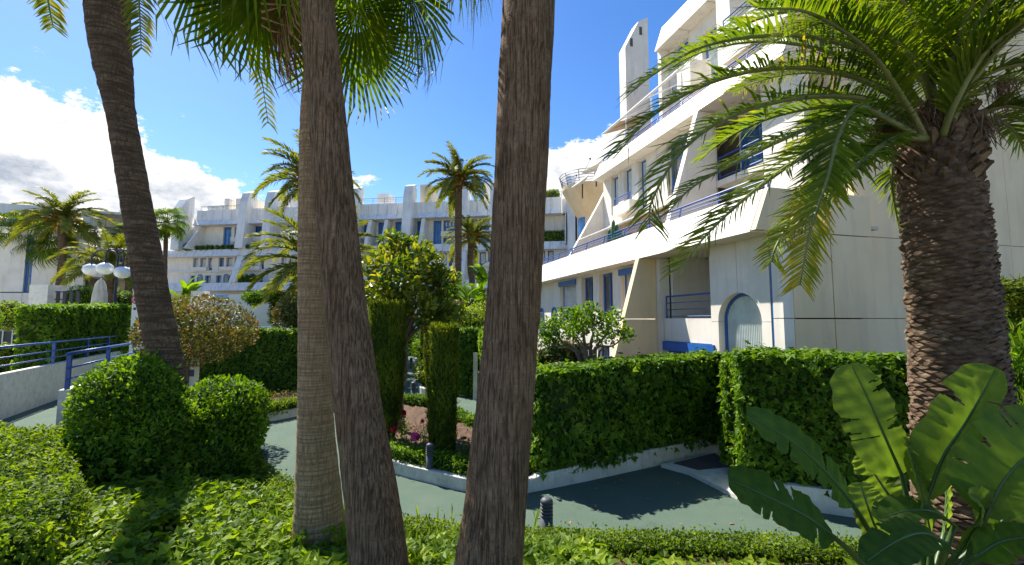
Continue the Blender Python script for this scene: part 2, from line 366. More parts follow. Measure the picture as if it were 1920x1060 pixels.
# raised garden in front, rolling down to the path edge
EDGE = [(-15.5, 12.7), (-12.2, 11.6), (-9.6, 12.2), (-7.2, 12.0), (-6.3, 11.2), (-5.74, 10.31), (-4.95, 9.6), (-4.12, 9.0), (-2.92, 8.1), (-1.76, 7.8), (.33, 7.44), (2.78, 7.28), (5.05, 7.04), (7.4, 6.7), (9, 6.6)]
def front_z(x, y):
    e = np.interp(x, [p[0] for p in EDGE], [p[1] for p in EDGE]); t = np.clip((e - y) / np.interp(x, [-7, -4], [6.5, 3.2]), 0, 1)
    return .10 + .50 * t * t * (3 - 2 * t) * np.interp(x, [-6, 3], [1, .55]) + .05 * np.sin(x * 1.9 + y) * t
def front_garden():
    xs = np.linspace(-15.5, 9, 110); vs = []; fs = []; m = 46
    rng = np.random.default_rng(3)
    for x in xs:
        e = np.interp(x, [p[0] for p in EDGE], [p[1] for p in EDGE])
        for j in range(m):
            y = -2 + (e + 2) * j / (m - 1); z = front_z(x, y) + rng.uniform(-.02, .03)
            vs.append((x, y, -.02 if j == m - 1 else z))
    for i in range(len(xs) - 1):
        for j in range(m - 1): fs.append((i * m + j, (i + 1) * m + j, (i + 1) * m + j + 1, i * m + j + 1))
    return tag(np_mesh('garden_soil', vs, np.array(fs), M['soil'], smooth=True), 'brown garden soil sloping down to the path', None, None, 'structure')
front_garden()
kerb_strip('kerb', [(-7.9, 13.9), (-7.25, 12.9), (-6.55, 11.7), (-6.1, 10.9)][::-1], .22, -.02, .36, 'short white kerb wall beside the rounded bushes')

# walls beneath the right-hand hedges
kerb_strip('hedge_wall', [(-1.55, 20.2), (-.5, 14.5), (-.12, 11.0), (.0, 9.62), (.32, 9.54), (.7, 9.72), (1.62, 10.21), (3.5, 11.27), (5.5, 12.4)], .22, -.02, [.3, .3, .26, .26, .24, .33, .38, .4, .4],
           'low white wall under the shaded ivy hedge behind the path')
kerb_strip('hedge_wall', [(5.35, 10.8), (4.44, 9.13), (6.2, 8.33), (8.6, 7.25)], .22, -.02, .42, 'short white wall under the corner ivy hedge')
bed([(.1, 9.8), (.7, 9.95), (1.6, 10.45), (5.5, 12.6), (9, 13), (9, 22), (-1.2, 22), (-.2, 14.5), (.1, 11)], .3, 'soil strip between ivy hedge and apartment block')
bed([(4.7, 9.3), (8.6, 7.5), (14, 7), (14, 12), (5.6, 11.2)], .3, 'soil behind the corner ivy hedge')
o = MB(); o.prism([(3.55, 11.15, -.02), (4.0, 10.6, -.02), (4.40, 9.2, -.02), (5.3, 10.75, -.02), (5.3, 12.1, -.02)], (0, 0, .1)); 
tag(o.build('entrance_step', M['kerb_paint']), 'pale step in the gap between the two ivy hedges', None, None, 'structure')
o = MB(); o.prism([(3.85, 11.2, .08), (4.25, 10.7, .08), (5.2, 10.95, .08), (5.2, 12.0, .08)], (0, 0, .014)); tag(o.build('door_mat', M['mat_brown']), 'dark brown mat on the step between the ivy hedges', 'mat')

# ---------------------------------------------------------------- ramp walls and blue railings (left)
def low_wall(name, a, b, th, z0, z1, label):
    a = np.array(a, float); b = np.array(b, float); e = (b - a) / np.linalg.norm(b - a); n = np.array([-e[1], e[0]]) * th
    m = MB(); m.prism([(*a, z0), (*b, z0), (*(b + n), z0), (*(a + n), z0)], (0, 0, z1 - z0)); return tag(m.build(name, M['kerb_paint']), label, 'wall')
RA, RB_ = (-15.6, 11.8), (-24.3, 28.7)
low_wall('ramp_wall', RA, RB_, .28, -.02, 1.6, 'long white ramp wall carrying the upper blue railing')
low_wall('ramp_wall', (-11.5, 12.1), (-14.6, 18.0), .28, -.02, 1.68, 'short white wall behind the rounded bush carrying a blue railing')
sheet('terrace', [(-15.9, 11.9), (-24.6, 28.8), (-26, 36), (-60, 36), (-60, 6)], 1.15, 'kerb_paint', label='pale upper terrace behind the ramp wall')
def railing(a, b, posts, zb, h, off, label):
    a = np.array([*a, 0.]); b = np.array([*b, 0.]); e = (b - a) / np.linalg.norm(b - a); nn = np.array([-e[1], e[0], 0]) * off; a = a + nn; b = b + nn
    t = thing('ramp_railing', (*(a + b)[:2] / 2, zb), label, 'railing')
    for s in posts:
        p = a + (b - a) * s; m = MB(); k = np.array([-e[1], e[0], 0]) * .045; q = e * .05
        c = p + np.array([0, 0, zb]); m.prism([c - k - q, c + k - q, c + k + q, c - k + q], (0, 0, h)); m.build('post', M['blue_rail'], t)
    for z, r in ((h + .03, .045), (h * .62, .026), (h * .3, .026)):
        m = MB(); m.tube([a + np.array([0, 0, zb + z]), b + np.array([0, 0, zb + z])], r, 10); m.build('rail', M['blue_rail'], t, True)
    return t
railing(RA, RB_, [.0, .245, .49, .70, .87, 1.0], 1.6, .9, .14, 'long blue metal railing on top of the ramp wall')
railing((-11.5, 12.1), (-14.6, 18.0), [0.015, .5, .99], 1.68, .9, .14, 'shorter blue metal railing behind the rounded bush')
railing((-20.5, 17.2), (-30, 19.5), [0.0, .3, .6, 1], 1.15, .95, 0, 'blue railing partly hidden behind the ramp railing')

# ================================================================ BUILDINGS
class Fr:
    def __init__(s, d, n, c): s.d = np.array(d); s.n = np.array(n); s.c = c
    def pt(s, u, w, z): q = s.d * u + s.n * (s.c + w); return np.array([q[0], q[1], z])
    def uz(s, px, py, w=0.0):
        r = ray(px, py); t = (s.c + w) / (s.n @ r[:2]); p = np.array([0, 0, CZ]) + r * t; return float(s.d @ p[:2]), float(p[2])
    def box(s, m, u0, u1, w0, w1, z0, z1):
        a = [s.pt(u, w, z0) for u, w in ((u0, w0), (u1, w0), (u1, w1), (u0, w1))]; m.prism(a, (0, 0, z1 - z0)); return m
    def prof(s, m, prof, u0, u1):        # (w, z) profile pushed along u
        m.prism([s.pt(u0, w, z) for w, z in prof], s.pt(u1, 0, 0) - s.pt(u0, 0, 0)); return m
    def face(s, m, poly, w0, w1):        # (u, z) polygon pushed from w0 to w1
        m.prism([s.pt(u, w0, z) for u, z in poly], s.pt(0, w1, 0) - s.pt(0, w0, 0)); return m
def part(fr, par, name, mat, *boxes):
    m = MB()
    for b in boxes: fr.box(m, *b)
    return m.build(name, M[mat], par)
def wall_with_openings(fr, par, u0, u1, z0, z1, w0, w1, ops, mat, gap=.022, joints=(), name='panel'):
    """panels round rectangular openings; every panel is its own piece"""
    ops = sorted(ops); cuts = sorted([u0, u1] + [x for o in ops for x in o[:2]] + [j for j in joints if u0 < j < u1 and not any(o[0] < j < o[1] for o in ops)])
    for a, b in zip(cuts[:-1], cuts[1:]):
        if b - a < .03: continue
        inn = sorted([o for o in ops if o[0] <= a + 1e-6 and o[1] >= b - 1e-6], key=lambda o: o[2])
        z = z0
        for o in inn:
            if o[2] - z > .04: part(fr, par, name, mat, (a + gap / 2, b - gap / 2, w0, w1, z, o[2]))
            z = o[3]
        if z1 - z > .04: part(fr, par, name, mat, (a + gap / 2, b - gap / 2, w0, w1, z, z1))
def window(fr, par, u0, u1, z0, z1, w, fw=.07, mull=1, glass='glass', dep=.07, shutter=0., curtain=False, rail=False, blue='blue_paint', arch=False):
    m = MB()
    if arch:
        uc = (u0 + u1) / 2; r = (u1 - u0) / 2; zs = z1 - r; k = 14
        def arc(rr): return [(uc + rr * math.cos(math.pi * i / k), zs + rr * math.sin(math.pi * i / k)) for i in range(k + 1)]
        o_, i_ = arc(r), arc(r - fw)
        for i in range(k): fr.face(m, [o_[i], o_[i + 1], i_[i + 1], i_[i]], w, w + dep)
        fr.box(m, u0, u0 + fw, w, w + dep, z0, zs); fr.box(m, u1 - fw, u1, w, w + dep, z0, zs)
        win = m.build('window', M[blue], par)
        g = MB(); fr.face(g, [(u0 + fw, z0)] + [(u1 - fw, z0)] + arc(r - fw), w + .005, w + .025); g.build('pane', M[glass], win)
    else:
        fr.box(m, u0, u0 + fw, w, w + dep, z0, z1); fr.box(m, u1 - fw, u1, w, w + dep, z0, z1)
        fr.box(m, u0 + fw, u1 - fw, w, w + dep, z1 - fw, z1); fr.box(m, u0 + fw, u1 - fw, w, w + dep, z0, z0 + fw)
        for i in range(mull):
            c = u0 + (u1 - u0) * (i + 1) / (mull + 1); fr.box(m, c - fw * .4, c + fw * .4, w, w + dep * .9, z0 + fw, z1 - fw)
        win = m.build('window', M[blue], par)
        g = MB(); fr.box(g, u0 + fw * .5, u1 - fw * .5, w + .01, w + .028, z0 + fw * .5, z1 - fw * .5); g.build('pane', M[glass], win)
    if shutter:
        zz = z1 - fw - (z1 - z0 - 2 * fw) * shutter; s = MB(); n = max(3, int((z1 - fw - zz) / .09)); h = (z1 - fw - zz) / n
        for i in range(n): fr.prof(s, [(w + .034, zz + i * h), (w + .056, zz + i * h + h * .5), (w + .034, zz + (i + 1) * h)], u0 + fw, u1 - fw)
        s.build('shutter', M['shutter'], win)
    if curtain:
        c = MB(); n = int((u1 - u0) / .07); us = np.linspace(u0 + fw * .6, u1 - fw * .6, n * 2 + 1)
        zt = (lambda u: (z1 - (u1 - u0) / 2 + math.sqrt(max(.01, ((u1 - u0) / 2 - fw) ** 2 - (u - (u0 + u1) / 2) ** 2)))) if arch else (lambda u: z1 - fw)
        for i in range(len(us) - 1):
            a, b = us[i], us[i + 1]; wa, wb = (w + .03, w + .052) if i % 2 else (w + .052, w + .03)
            c.add([fr.pt(a, wa, z0), fr.pt(b, wb, z0), fr.pt(b, wb, zt(b)), fr.pt(a, wa, zt(a))], [(0, 1, 2, 3)])
        c.build('curtain', M['curtain'], win)
    if rail:
        s = MB()
        for k in range(3): fr.box(s, u0, u1, w + .12, w + .15, z0 + .25 + k * .3, z0 + .28 + k * .3)
        s.build('guard_rail', M['blue_rail'], win)
    return win
def rail_run(fr, par, u0, u1, w, z, h=.75, bars=3, step=2.0, mat='blue_rail', lean=0.):
    t = bpy.data.objects.new('railing', None); COL.objects.link(t); t.parent = par
    t.location = tuple(fr.pt((u0 + u1) / 2, w, z) - wloc(par))
    n = max(1, int(round(abs(u1 - u0) / step)))
    for i in range(n + 1):
        u = u0 + (u1 - u0) * i / n; m = MB(); m.tube([fr.pt(u, w, z), fr.pt(u, w + lean, z + h)], .028, 6); m.build('post', M[mat], t)
    for k in range(bars):
        f = 1 - k * .3; m = MB(); m.tube([fr.pt(u0, w + lean * f, z + h * f), fr.pt(u1, w + lean * f, z + h * f)], .034 if k == 0 else .018, 6); m.build('rail', M[mat], t)
    return t

# ---------------------------------------------------------------- the apartment block on the right
RBf = Fr((-.2706, .9627), (-.9627, -.2706), -9.36)
def right_block():
    B = thing('apartment_block', RBf.pt(16, -3, 0), 'white stepped apartment block with blue windows rising on the right', 'building')
    WT = 'white_paint'; fr = RBf
    def parapet(c_off, zb, zt, u0, u1, wd=2.0, mat=WT):
        n = int(round((u1 - u0) / wd)); st = (u1 - u0) / n
        for i in range(n):
            m = MB(); a = u0 + i * st + .022; b = u0 + (i + 1) * st - .022
            fr.prof(m, [(c_off, zb), (c_off - .5, zt), (c_off - .72, zt), (c_off - .72, zb + .12), (c_off - .8, zb + .12), (c_off - .8, zb)][::-1], a, b); m.build('parapet_panel', M[mat], B)
        part(fr, B, 'soffit', mat, (u0, u1, c_off - 2.6, c_off - .8, zb + .03, zb + .28))
    # --- lower tier
    w1 = -.8
    parapet(0, 5.85, 7.05, 9.82, 33.82)
    rail_run(fr, B, 9.8, 33, -.62, 7.05, .42, 3, 2.0, lean=-.1)
    # arch wall
    uc, r, zs, zt = 11.24, .86, 3.45, 5.85
    k = 14
    arcL = [(uc - r * math.cos(math.pi / 2 * i / k), zs + r * math.sin(math.pi / 2 * i / k)) for i in range(k + 1)]
    m = MB(); fr.face(m, [(10.06, zs)] + arcL + [(uc, zt), (10.06, zt)], w1, w1 - .34); m.build('panel', M[WT], B)
    arcR = [(2 * uc - u, z) for u, z in arcL]
    m = MB(); fr.face(m, [(12.42, zs)] + arcR[:-1] + [(uc + .016, zs + r), (uc + .016, zt), (12.42, zt)], w1, w1 - .34); m.build('panel', M[WT], B)
    part(fr, B, 'panel', WT, (10.06, uc - r, w1 - .34, w1, 0, zs - .012)); part(fr, B, 'panel', WT, (uc + r, 12.42, w1 - .34, w1, 0, zs - .012))
    window(fr, B, uc - r, uc + r, 1.2, zs + r, w1 - .3, .10, glass='glass', arch=True, curtain=True)
    part(fr, B, 'drainpipe', 'blue_paint', (9.985, 10.04, w1 - .2, w1 - .02, 0, 5.84))
    part(fr, B, 'corner_pier', WT, (9.65, 9.975, w1 - .34, w1, 0, 3.53)); part(fr, B, 'corner_pier', WT, (9.65, 9.975, w1 - .34, w1, 3.55, 5.84))
    # loggia
    part(fr, B, 'panel', WT, (12.435, 15.02, w1 - .2, w1 - .02, 2.72, 3.55)); part(fr, B, 'loggia_floor', WT, (12.435, 15.02, -3.2, w1 - .22, 2.6, 2.8))
    part(fr, B, 'loggia_back_wall', WT, (12.435, 15.02, -3.3, -3.2, 2.8, 5.9)); part(fr, B, 'loggia_side_wall', WT, (12.43, 12.6, -3.2, w1 - .35, 2.8, 5.87)); part(fr, B, 'loggia_side_wall', WT, (14.9, 15.02, -3.2, w1 - .35, 2.8, 5.87))
    rail_run(fr, B, 12.5, 14.95, w1 - .1, 3.55, .82, 4, 2.4)
    part(fr, B, 'shutter_box', 'blue_paint', (12.3, 15.05, w1 - .2, w1 + .06, 2.38, 2.7)); window(fr, B, 12.5, 15.0, 0.1, 2.38, w1 - .25, .08, 0, shutter=1.)
    part(fr, B, 'wall_lamp', 'shutter', (13.6, 14.2, -3.18, -3.1, 4.75, 4.88))
    part(fr, B, 'pier', WT, (15.04, 15.28, w1 - .3, w1 + .1, 0, 5.84))
    # fin with sloping edge
    for z0, z1, a, b in ((0, 3.52, 1.75, .71), (3.545, 5.84, .70, .02)):
        m = MB(); fr.prof(m, [(w1, z0), (a, z0), (b, z1), (w1, z1)][::-1], 15.3, 15.56); m.build('fin_panel', M['cream_paint'], B)
    # windows beyond the fin
    ops = [(16.75, 18.2, 3.7, 5.72), (18.95, 20.3, 3.6, 5.72), (21.0, 22.4, 3.6, 5.72), (23.1, 25.5, 3.3, 5.72)]
    wall_with_openings(fr, B, 15.56, 33, 3.0, 5.85, w1 - .35, w1, ops, WT, joints=(27.2, 29.6))
    wall_with_openings(fr, B, 15.56, 33, 0, 2.98, w1 - .35, w1 - .02, [(17, 18.2, .1, 2.3), (19.4, 20.6, .1, 2.3), (21.8, 23, .1, 2.3), (24, 25.2, .1, 2.3)], WT)
    window(fr, B, *ops[0], w1 - .3, .08, 0, shutter=1); window(fr, B, *ops[1], w1 - .3, .10, 1, curtain=False); window(fr, B, *ops[2], w1 - .3, .10, 1); window(fr, B, *ops[3], w1 - .3, .08, 0, shutter=.8, rail=True)
    part(fr, B, 'shutter_box', 'blue_paint', (16.7, 18.25, w1 - .02, w1 + .09, 5.46, 5.74)); part(fr, B, 'shutter_box', 'blue_paint', (23.05, 25.55, w1 - .02, w1 + .09, 5.46, 5.74))
    for u in (26.0, 28.3, 30.4): window(fr, B, u, u + .9, 2.6, 4.3, w1 + .004, .09, arch=True, dep=.05)
    for u in (17, 19.4, 21.8, 24): window(fr, B, u, u + 1.2, .1, 2.3, w1 - .3, .08, 1)
    # --- gable end, cream panels
    zj = [(0, 3.52), (3.555, 5.855)]
    for a, b in ((-2.535, -1.16), (-4.1, -2.565)):
        for z0, z1 in zj: part(fr, B, 'gable_panel', 'cream_paint', (9.65, 9.95, a, b, z0, z1))
    m = MB(); fr.prof(m, [(-.02, 5.885), (-2.54, 5.885), (-2.54, 7.05), (-.5, 7.05)], 9.653, 9.81); m.build('gable_cap_panel', M['cream_paint'], B)
    part(fr, B, 'gable_cap_panel', 'cream_paint', (9.653, 9.81, -4.1, -2.565, 5.885, 7.05))
    part(fr, B, 'gable_panel', 'cream_paint', (9.65, 9.95, -1.15, -.8 - .345, 0, 5.86))
    for a, b in ((-6.4, -4.12), (-8.7, -6.415), (-11, -8.715), (-13.5, -11.015)):
        for z0, z1 in ((0, 3.53), (3.55, 5.98), (6.0, 11.0), (11.02, 16.2)): part(fr, B, 'side_wall_panel', 'cream_paint', (10.1, 10.4, a, b, z0, z1))
    part(fr, B, 'core', 'interior', (10.45, 32.9, -13, -4.2, 0, 6.05)); part(fr, B, 'core', 'interior', (12.7, 32.8, -4.18, -3.4, 0, 5.7)); part(fr, B, 'core', 'interior', (15.7, 32.8, -3.38, -1.9, 0, 5.7))
    part(fr, B, 'terrace_floor', 'tan_render', (9.66, 33, -4.4, -.73, 6.1, 6.2))
    # --- second tier
    c2 = -2.89; w2 = c2 - .75
    parapet(c2, 12.07, 13.15, 11.2, 25.2); rail_run(fr, B, 11.4, 25.0, c2 - .62, 13.15, .4, 3, 2., lean=-.1)
    ops2 = [(23.35, 24.2, 9.7, 12.0), (21.85, 22.75, 9.9, 12.0), (20.4, 21.2, 9.4, 12.0), (17.0, 18.6, 9.4, 12.0)]
    wall_with_openings(fr, B, 15.6, 25.2, 9.1, 12.1, w2 - .35, w2, ops2, WT, joints=(19.4,))
    for q in ops2: window(fr, B, *q, w2 - .32, .09, 0 if q[0] > 20 else 1, curtain=q[0] > 20)
    part(fr, B, 'wall', 'tan_render', (15.6, 25.2, w2 - .34, w2 - .14, 6.2, 9.09)); part(fr, B, 'ledge', WT, (15.6, 25.2, w2 - .3, w2 + .12, 9.0, 9.12))
    for u in (20.0, 21.9): window(fr, B, u, u + 1.0, 6.2, 8.3, w2 - .13, .1, arch=True)
    part(fr, B, 'balcony_box', WT, (21.3, 23.1, w2 + .01, w2 + .5, 9.35, 9.95))
    rail_run(fr, B, 21.35, 23.05, w2 + .42, 9.95, .4, 3, 1.7)
    m = MB(); fr.prof(m, [(w2, 6.2), (c2 + 1.9, 6.2), (c2 + .02, 12.05), (w2, 12.05)][::-1], 15.3, 15.56); m.build('fin_panel', M[WT], B)
    part(fr, B, 'panel', WT, (11.2, 15.28, w2 - 1.4, w2 - 1.2, 6.2, 12.3)); part(fr, B, 'panel', WT, (11.2, 12.9, w2 - .3, w2 - .02, 6.2, 12.05))
    window(fr, B, 13.1, 15.1, 9.4, 11.9, w2 - 1.19, .1, 1, glass='glass_blue'); rail_run(fr, B, 12.9, 15.2, w2 - .1, 9.2, .9, 4, 2.2)
    window(fr, B, 13.1, 14.7, 6.3, 8.7, w2 - 1.19, .1, glass='glass_blue', arch=True)
    part(fr, B, 'loggia_floor', WT, (12.9, 15.28, w2 - 1.19, w2, 8.9, 9.15))
    aw = MB(); aw.add([fr.pt(18.2, w2 - .1, 9.0), fr.pt(23.6, w2 - .1, 9.0), fr.pt(23.6, w2 + 1.7, 8.35), fr.pt(18.2, w2 + 1.7, 8.35), fr.pt(18.2, w2 - .1, 8.97), fr.pt(23.6, w2 - .1, 8.97), fr.pt(23.6, w2 + 1.7, 8.30), fr.pt(18.2, w2 + 1.7, 8.30)],
           [(0, 1, 2, 3), (7, 6, 5, 4), (3, 2, 6, 7), (0, 3, 7, 4), (1, 5, 6, 2), (0, 4, 5, 1)]); aw.build('awning', M['canvas'], B)
    bar = MB(); bar.tube([fr.pt(18.1, w2 + 1.75, 8.3), fr.pt(25.0, w2 + 1.75, 8.3)], .05, 8); bar.build('awning_bar', M['white_metal'], B)
    m = MB(); fr.prof(m, [(w2 - .4, 6.2), (c2 + 2.2, 6.2), (c2 - .4, 10.6), (w2 - .4, 12.0)][::-1], 25.22, 25.5); m.build('fin_panel', M[WT], B)
    m = MB(); fr.face(m, [(25.51, 6.2), (31, 6.2), (26.3, 10.0), (25.51, 10.0)], w2 - .3, w2 - .1); m.build('sloping_panel', M['grey_panel'], B)
    part(fr, B, 'core', 'interior', (11.4, 25.1, -12.5, w2 - 1.6, 6.25, 12.35))
    part(fr, B, 'terrace_floor', 'tan_render', (11.2, 25.1, c2 - 3.0, c2 - .75, 12.4, 12.5))
    # --- third tier
    c3 = -4.85; w3 = c3 - .7
    parapet(c3, 18.4, 19.9, 10.6, 21.2)
    ops3 = [(19.2, 20.4, 15.2, 18.2), (16.4, 18.2, 12.5, 17.6), (13.2, 14.8, 15.2, 18.0), (10.9, 12.2, 12.5, 17.8)]
    wall_with_openings(fr, B, 10.5, 21.2, 12.5, 18.4, w3 - .35, w3, ops3, WT, joints=(15.4,))
    for q in ops3: window(fr, B, *q, w3 - .32, .1, 1, curtain=True)
    rail_run(fr, B, 19.1, 20.5, w3 + .08, 15.2, .9, 5, 1.4)
    part(fr, B, 'pillar', WT, (15.3, 16.1, w3, c3 + .2, 12.5, 21.5)); part(fr, B, 'pillar', WT, (20.9, 21.19, w3 + .01, c3 - .2, 12.5, 18.38))
    part(fr, B, 'balcony_box', WT, (17.6, 18.6, w3 + .01, c3 + .5, 14.6, 15.9)); part(fr, B, 'balcony_box', WT, (11, 15.28, w3 + .01, c3 + .7, 14.2, 15.6))
    rail_run(fr, B, 11, 15.2, c3 + .65, 15.6, .5, 3, 2.)
    # steel awning frame on the second-tier terrace
    for u in (17.5, 20.0, 22.6):
        b2 = MB(); b2.tube([fr.pt(u, c2 - .9, 13.1), fr.pt(u, c2 - .9, 15.0)], .045, 6); b2.tube([fr.pt(u, w3 + .1, 16.0), fr.pt(u, c2 - .5, 14.9)], .04, 6); b2.build('awning_frame', M['white_metal'], B)
    b2 = MB(); b2.tube([fr.pt(16.8, c2 - .5, 14.9), fr.pt(24.6, c2 - .5, 14.9)], .06, 8); b2.build('awning_bar', M['white_metal'], B)
    aw = MB(); q = [fr.pt(22.8, w3 + .1, 15.6), fr.pt(24.6, w3 + .1, 15.6), fr.pt(24.6, c2 - .5, 14.85), fr.pt(22.8, c2 - .5, 14.85)]; aw.prism(q, (0, 0, .04)); aw.build('awning', M['awning'], B)
    part(fr, B, 'core', 'interior', (10.6, 21.0, -12.5, w3 - .6, 12.6, 18.8))
    # tall flat chimney tower with slanted top
    z0, z1, z2 = 6.2, 21.7, 24.2
    u0, w_ = 24.9, c3 - .35
    for a, b in ((z0, 15.2), (15.23, 18.6)): part(fr, B, 'chimney_panel', WT, (u0, u0 + .8, w_ - 1.7, w_, a, b))
    m = MB(); fr.prof(m, [(w_, 18.63), (w_, 21.0), (w_ - 1.0, 22.9), (w_ - 1.7, 23.3), (w_ - 1.7, 18.63)], u0, u0 + .8); m.build('chimney_panel', M[WT], B)
    for w, z in ((w_ - .45, 21.1), (w_ - 1.15, 22.0)): part(fr, B, 'chimney_slot', 'joint_dark', (u0 - .012, u0 + .1, w - .1, w + .1, z, z + .55))
    return B
right_block()
# things on the terraces of the right block
def dish(c, r, aim, label, name='satellite_dish'):
    t = thing(name, c, label, 'satellite dish'); aim = np.array(aim, float); aim /= np.linalg.norm(aim); c = np.array(c, float)
    a = np.cross(aim, [0, 0, 1.]); a /= np.linalg.norm(a); b = np.cross(a, aim); top = c + np.array([0, 0, 1.1]); vs = []; fs = []; K = 6; n = 28
    for k in range(K):
        rr = r * k / (K - 1)
        for i in range(n): an = 2 * math.pi * i / n; vs.append(top + rr * (math.cos(an) * a + math.sin(an) * b) + aim * (rr * rr / r * .32))
    for k in range(K - 1):
        for i in range(n): fs.append((k * n + i, k * n + (i + 1) % n, (k + 1) * n + (i + 1) % n, (k + 1) * n + i))
    np_mesh('reflector', vs, fs, M['shutter'], t, smooth=True)
    m = MB(); m.tube([c, top - aim * .03], .05, 8); m.build('mast', M['dark_metal'], t)
    m = MB(); m.tube([top - b * r * .9 + aim * .3, top + aim * r * .9], .02, 6); m.tube([top + aim * r * .85, top + aim * r * 1.0], .06, 8); m.build('feed_arm', M['dark_metal'], t)
dish(P(1118, 350, 30), .95, (-.45, -.15, .85), 'large grey satellite dish on the roof edge beside the round balcony')
dish(P(1092, 372, 33), .8, (-.6, -.2, .75), 'smaller pale satellite dish behind the round balcony rail')

# ---------------------------------------------------------------- the long terraced block across the far side
FBf = Fr((.99, -.1414), (-.1414, -.99), -71.3)
def far_block():
    fr = FBf; B = thing('terraced_block', fr.pt(-25, -6, 0), 'long white terraced apartment block with blue windows across the back', 'building')
    U = lambda px, w=-2.: fr.uz(px, 470, w)[0]
    uL, uR = U(322), U(1100)
    GP = 'grey_panel'; WT = 'white_paint'
    def parapet(u0, u1, w, zb, zm, zt, slope, st=1.75):
        n = int((u1 - u0) / st); st = (u1 - u0) / n
        for i in range(n):
            m = MB(); a = u0 + i * st + .03; b = u0 + (i + 1) * st - .03
            pr = [(w, zb), (w - slope, zm)] + ([(w - slope - .02, zt)] if zt > zm + .05 else []) + [(w - slope - .3, max(zt, zm)), (w - slope - .3, zb)]
            fr.prof(m, pr, a, b); m.build('parapet_panel', M[GP], B)
        part(fr, B, 'soffit', GP, (u0, u1, w - 3.2, w - .35 - slope, zb + .05, zb + .4))
    pil = [463, 510, 590, 667, 768, 872, 930, 985]
    # tier one
    parapet(U(300, 1), U(1010, 1), 1.4, 8.5, 9.9, 9.9, .7)
    parapet(uL - 1, U(1115), -.4, 14.75, 16.05, 16.05, .6)
    parapet(U(366), U(1054), -1.0, 20.6, 21.7, 23.5, .9)
    part(fr, B, 'ground_wall', WT, (uL - 6, uR, -3, -2.6, 0, 8.6))
    part(fr, B, 'core', 'interior', (uL + 1, uR - 1, -16, -4.2, 0, 20.5)); part(fr, B, 'terrace_floor', 'tan_render', (uL, uR, -4.5, .6, 9.2, 9.3)); part(fr, B, 'terrace_floor', 'tan_render', (uL, uR, -5.5, -1, 15.3, 15.4))
    part(fr, B, 'roof', GP, (U(370), U(1050), -16, -2.3, 22.6, 22.8))
    up1 = [(363, 373), (376, 387), (391, 399), (411, 421), (425, 437), (441, 447), (459, 470), (474, 485), (489, 496), (528, 538), (542, 552), (556, 566), (690, 700), (704, 716), (722, 732), (778, 788), (794, 806), (826, 838), (842, 854), (859, 869), (887, 895), (899, 911), (915, 925), (1000, 1010), (1014, 1022), (1027, 1038)]
    lo1 = [(360, 368, 0), (373, 383, 1), (387, 398, 0), (408, 418, 0), (422, 432, 1), (457, 467, 0), (471, 481, 1), (486, 495, 0), (530, 540, 0), (545, 555, 1), (692, 702, 0), (706, 716, 1), (780, 790, 0), (840, 853, 1), (860, 868, 0), (887, 894, 0), (898, 910, 1), (915, 926, 0), (1000, 1008, 0)]
    w = -2.
    wall_with_openings(fr, B, uL - 1, uR, 12.3, 14.8, w - .5, w, [(U(a), U(b), 12.5, 14.7) for a, b in up1], WT, .02)
    wall_with_openings(fr, B, uL - 1, uR, 9.3, 12.1, w - .5, w, [(U(a), U(b), 9.6, 11.5) for a, b, k in lo1 if not k], WT, .02)
    part(fr, B, 'ledge', WT, (uL - 1, uR, w - .4, w + .35, 12.1, 12.3))
    for i, (a, b) in enumerate(up1):
        window(fr, B, U(a), U(b), 12.5, 14.7, w - .45, .16, 0, shutter=.9 if i % 5 != 3 else 0, glass='glass')
        if i % 3 == 1: part(fr, B, 'balcony_box', WT, (U(a) - .8, U(b) + .8, w + .02, w + .7, 12.3, 12.95))
    for a, b, k in lo1:
        if k: window(fr, B, U(a), U(b), 9.5, 11.75, w + .004, .13, arch=True, dep=.06)
        else: window(fr, B, U(a), U(b), 9.6, 11.5, w - .45, .13, 0)
    # tier two: tall blue doors and windows
    w = -3.; V = lambda px: U(px, -3.)
    tall = [(417, 432), (708, 722), (781, 796), (812, 827)]
    upr = [(438, 454), (470, 497), (536, 568), (600, 625), (680, 697), (740, 761), (831, 853), (862, 869), (884, 919), (940, 960)]
    wall_with_openings(fr, B, V(352), V(1060), 15.4, 20.7, w - .5, w, [(V(a), V(b), 15.6, 20.5) for a, b in tall] + [(V(a), V(b), 18.6, 20.5) for a, b in upr] + [(V(a), V(b), 15.6, 17.5) for a, b in upr], WT, .02, joints=[V(x) for x in (389, 575, 647, 730, 1015, 1040)])
    for a, b in tall: window(fr, B, V(a), V(b), 15.6, 20.5, w - .4, .3, 1, glass='glass_blue')
    for a, b in upr:
        window(fr, B, V(a), V(b), 18.6, 20.5, w - .4, .28, 2 if b - a > 20 else 1, glass='glass_blue', shutter=.55 if a in (536, 884, 831) else 0); window(fr, B, V(a), V(b), 15.6, 17.5, w - .4, .28, 1, glass='glass_blue')
        part(fr, B, 'balcony_box', WT, (V(a) - .3, V(b) + .3, w + .02, w + .55, 17.6, 18.5))
    # perpendicular fins and pillars
    for px in pil:
        u = U(px); top = 26.8
        m = MB(); fr.prof(m, [(-3., 16.06), (.2, 16.06), (-.6, 24.4), (-1.2, 26.2), (-2.6, top), (-3., top)], u - .75, u + .75); m.build('pillar', M[GP], B)
        if px in (463, 872, 768): m = MB(); fr.prof(m, [(-2., 9.9), (1.3, 9.9), (-.5, 14.7), (-2., 14.7)], u - .6, u + .6); m.build('fin', M[GP], B)
    for px in (702, 732, 800): m = MB(); u = V(px); fr.prof(m, [(-3, 15.6), (.6, 15.6), (-1.1, 20.5), (-3, 20.5)], u - .3, u + .3); m.build('fin', M[WT], B)
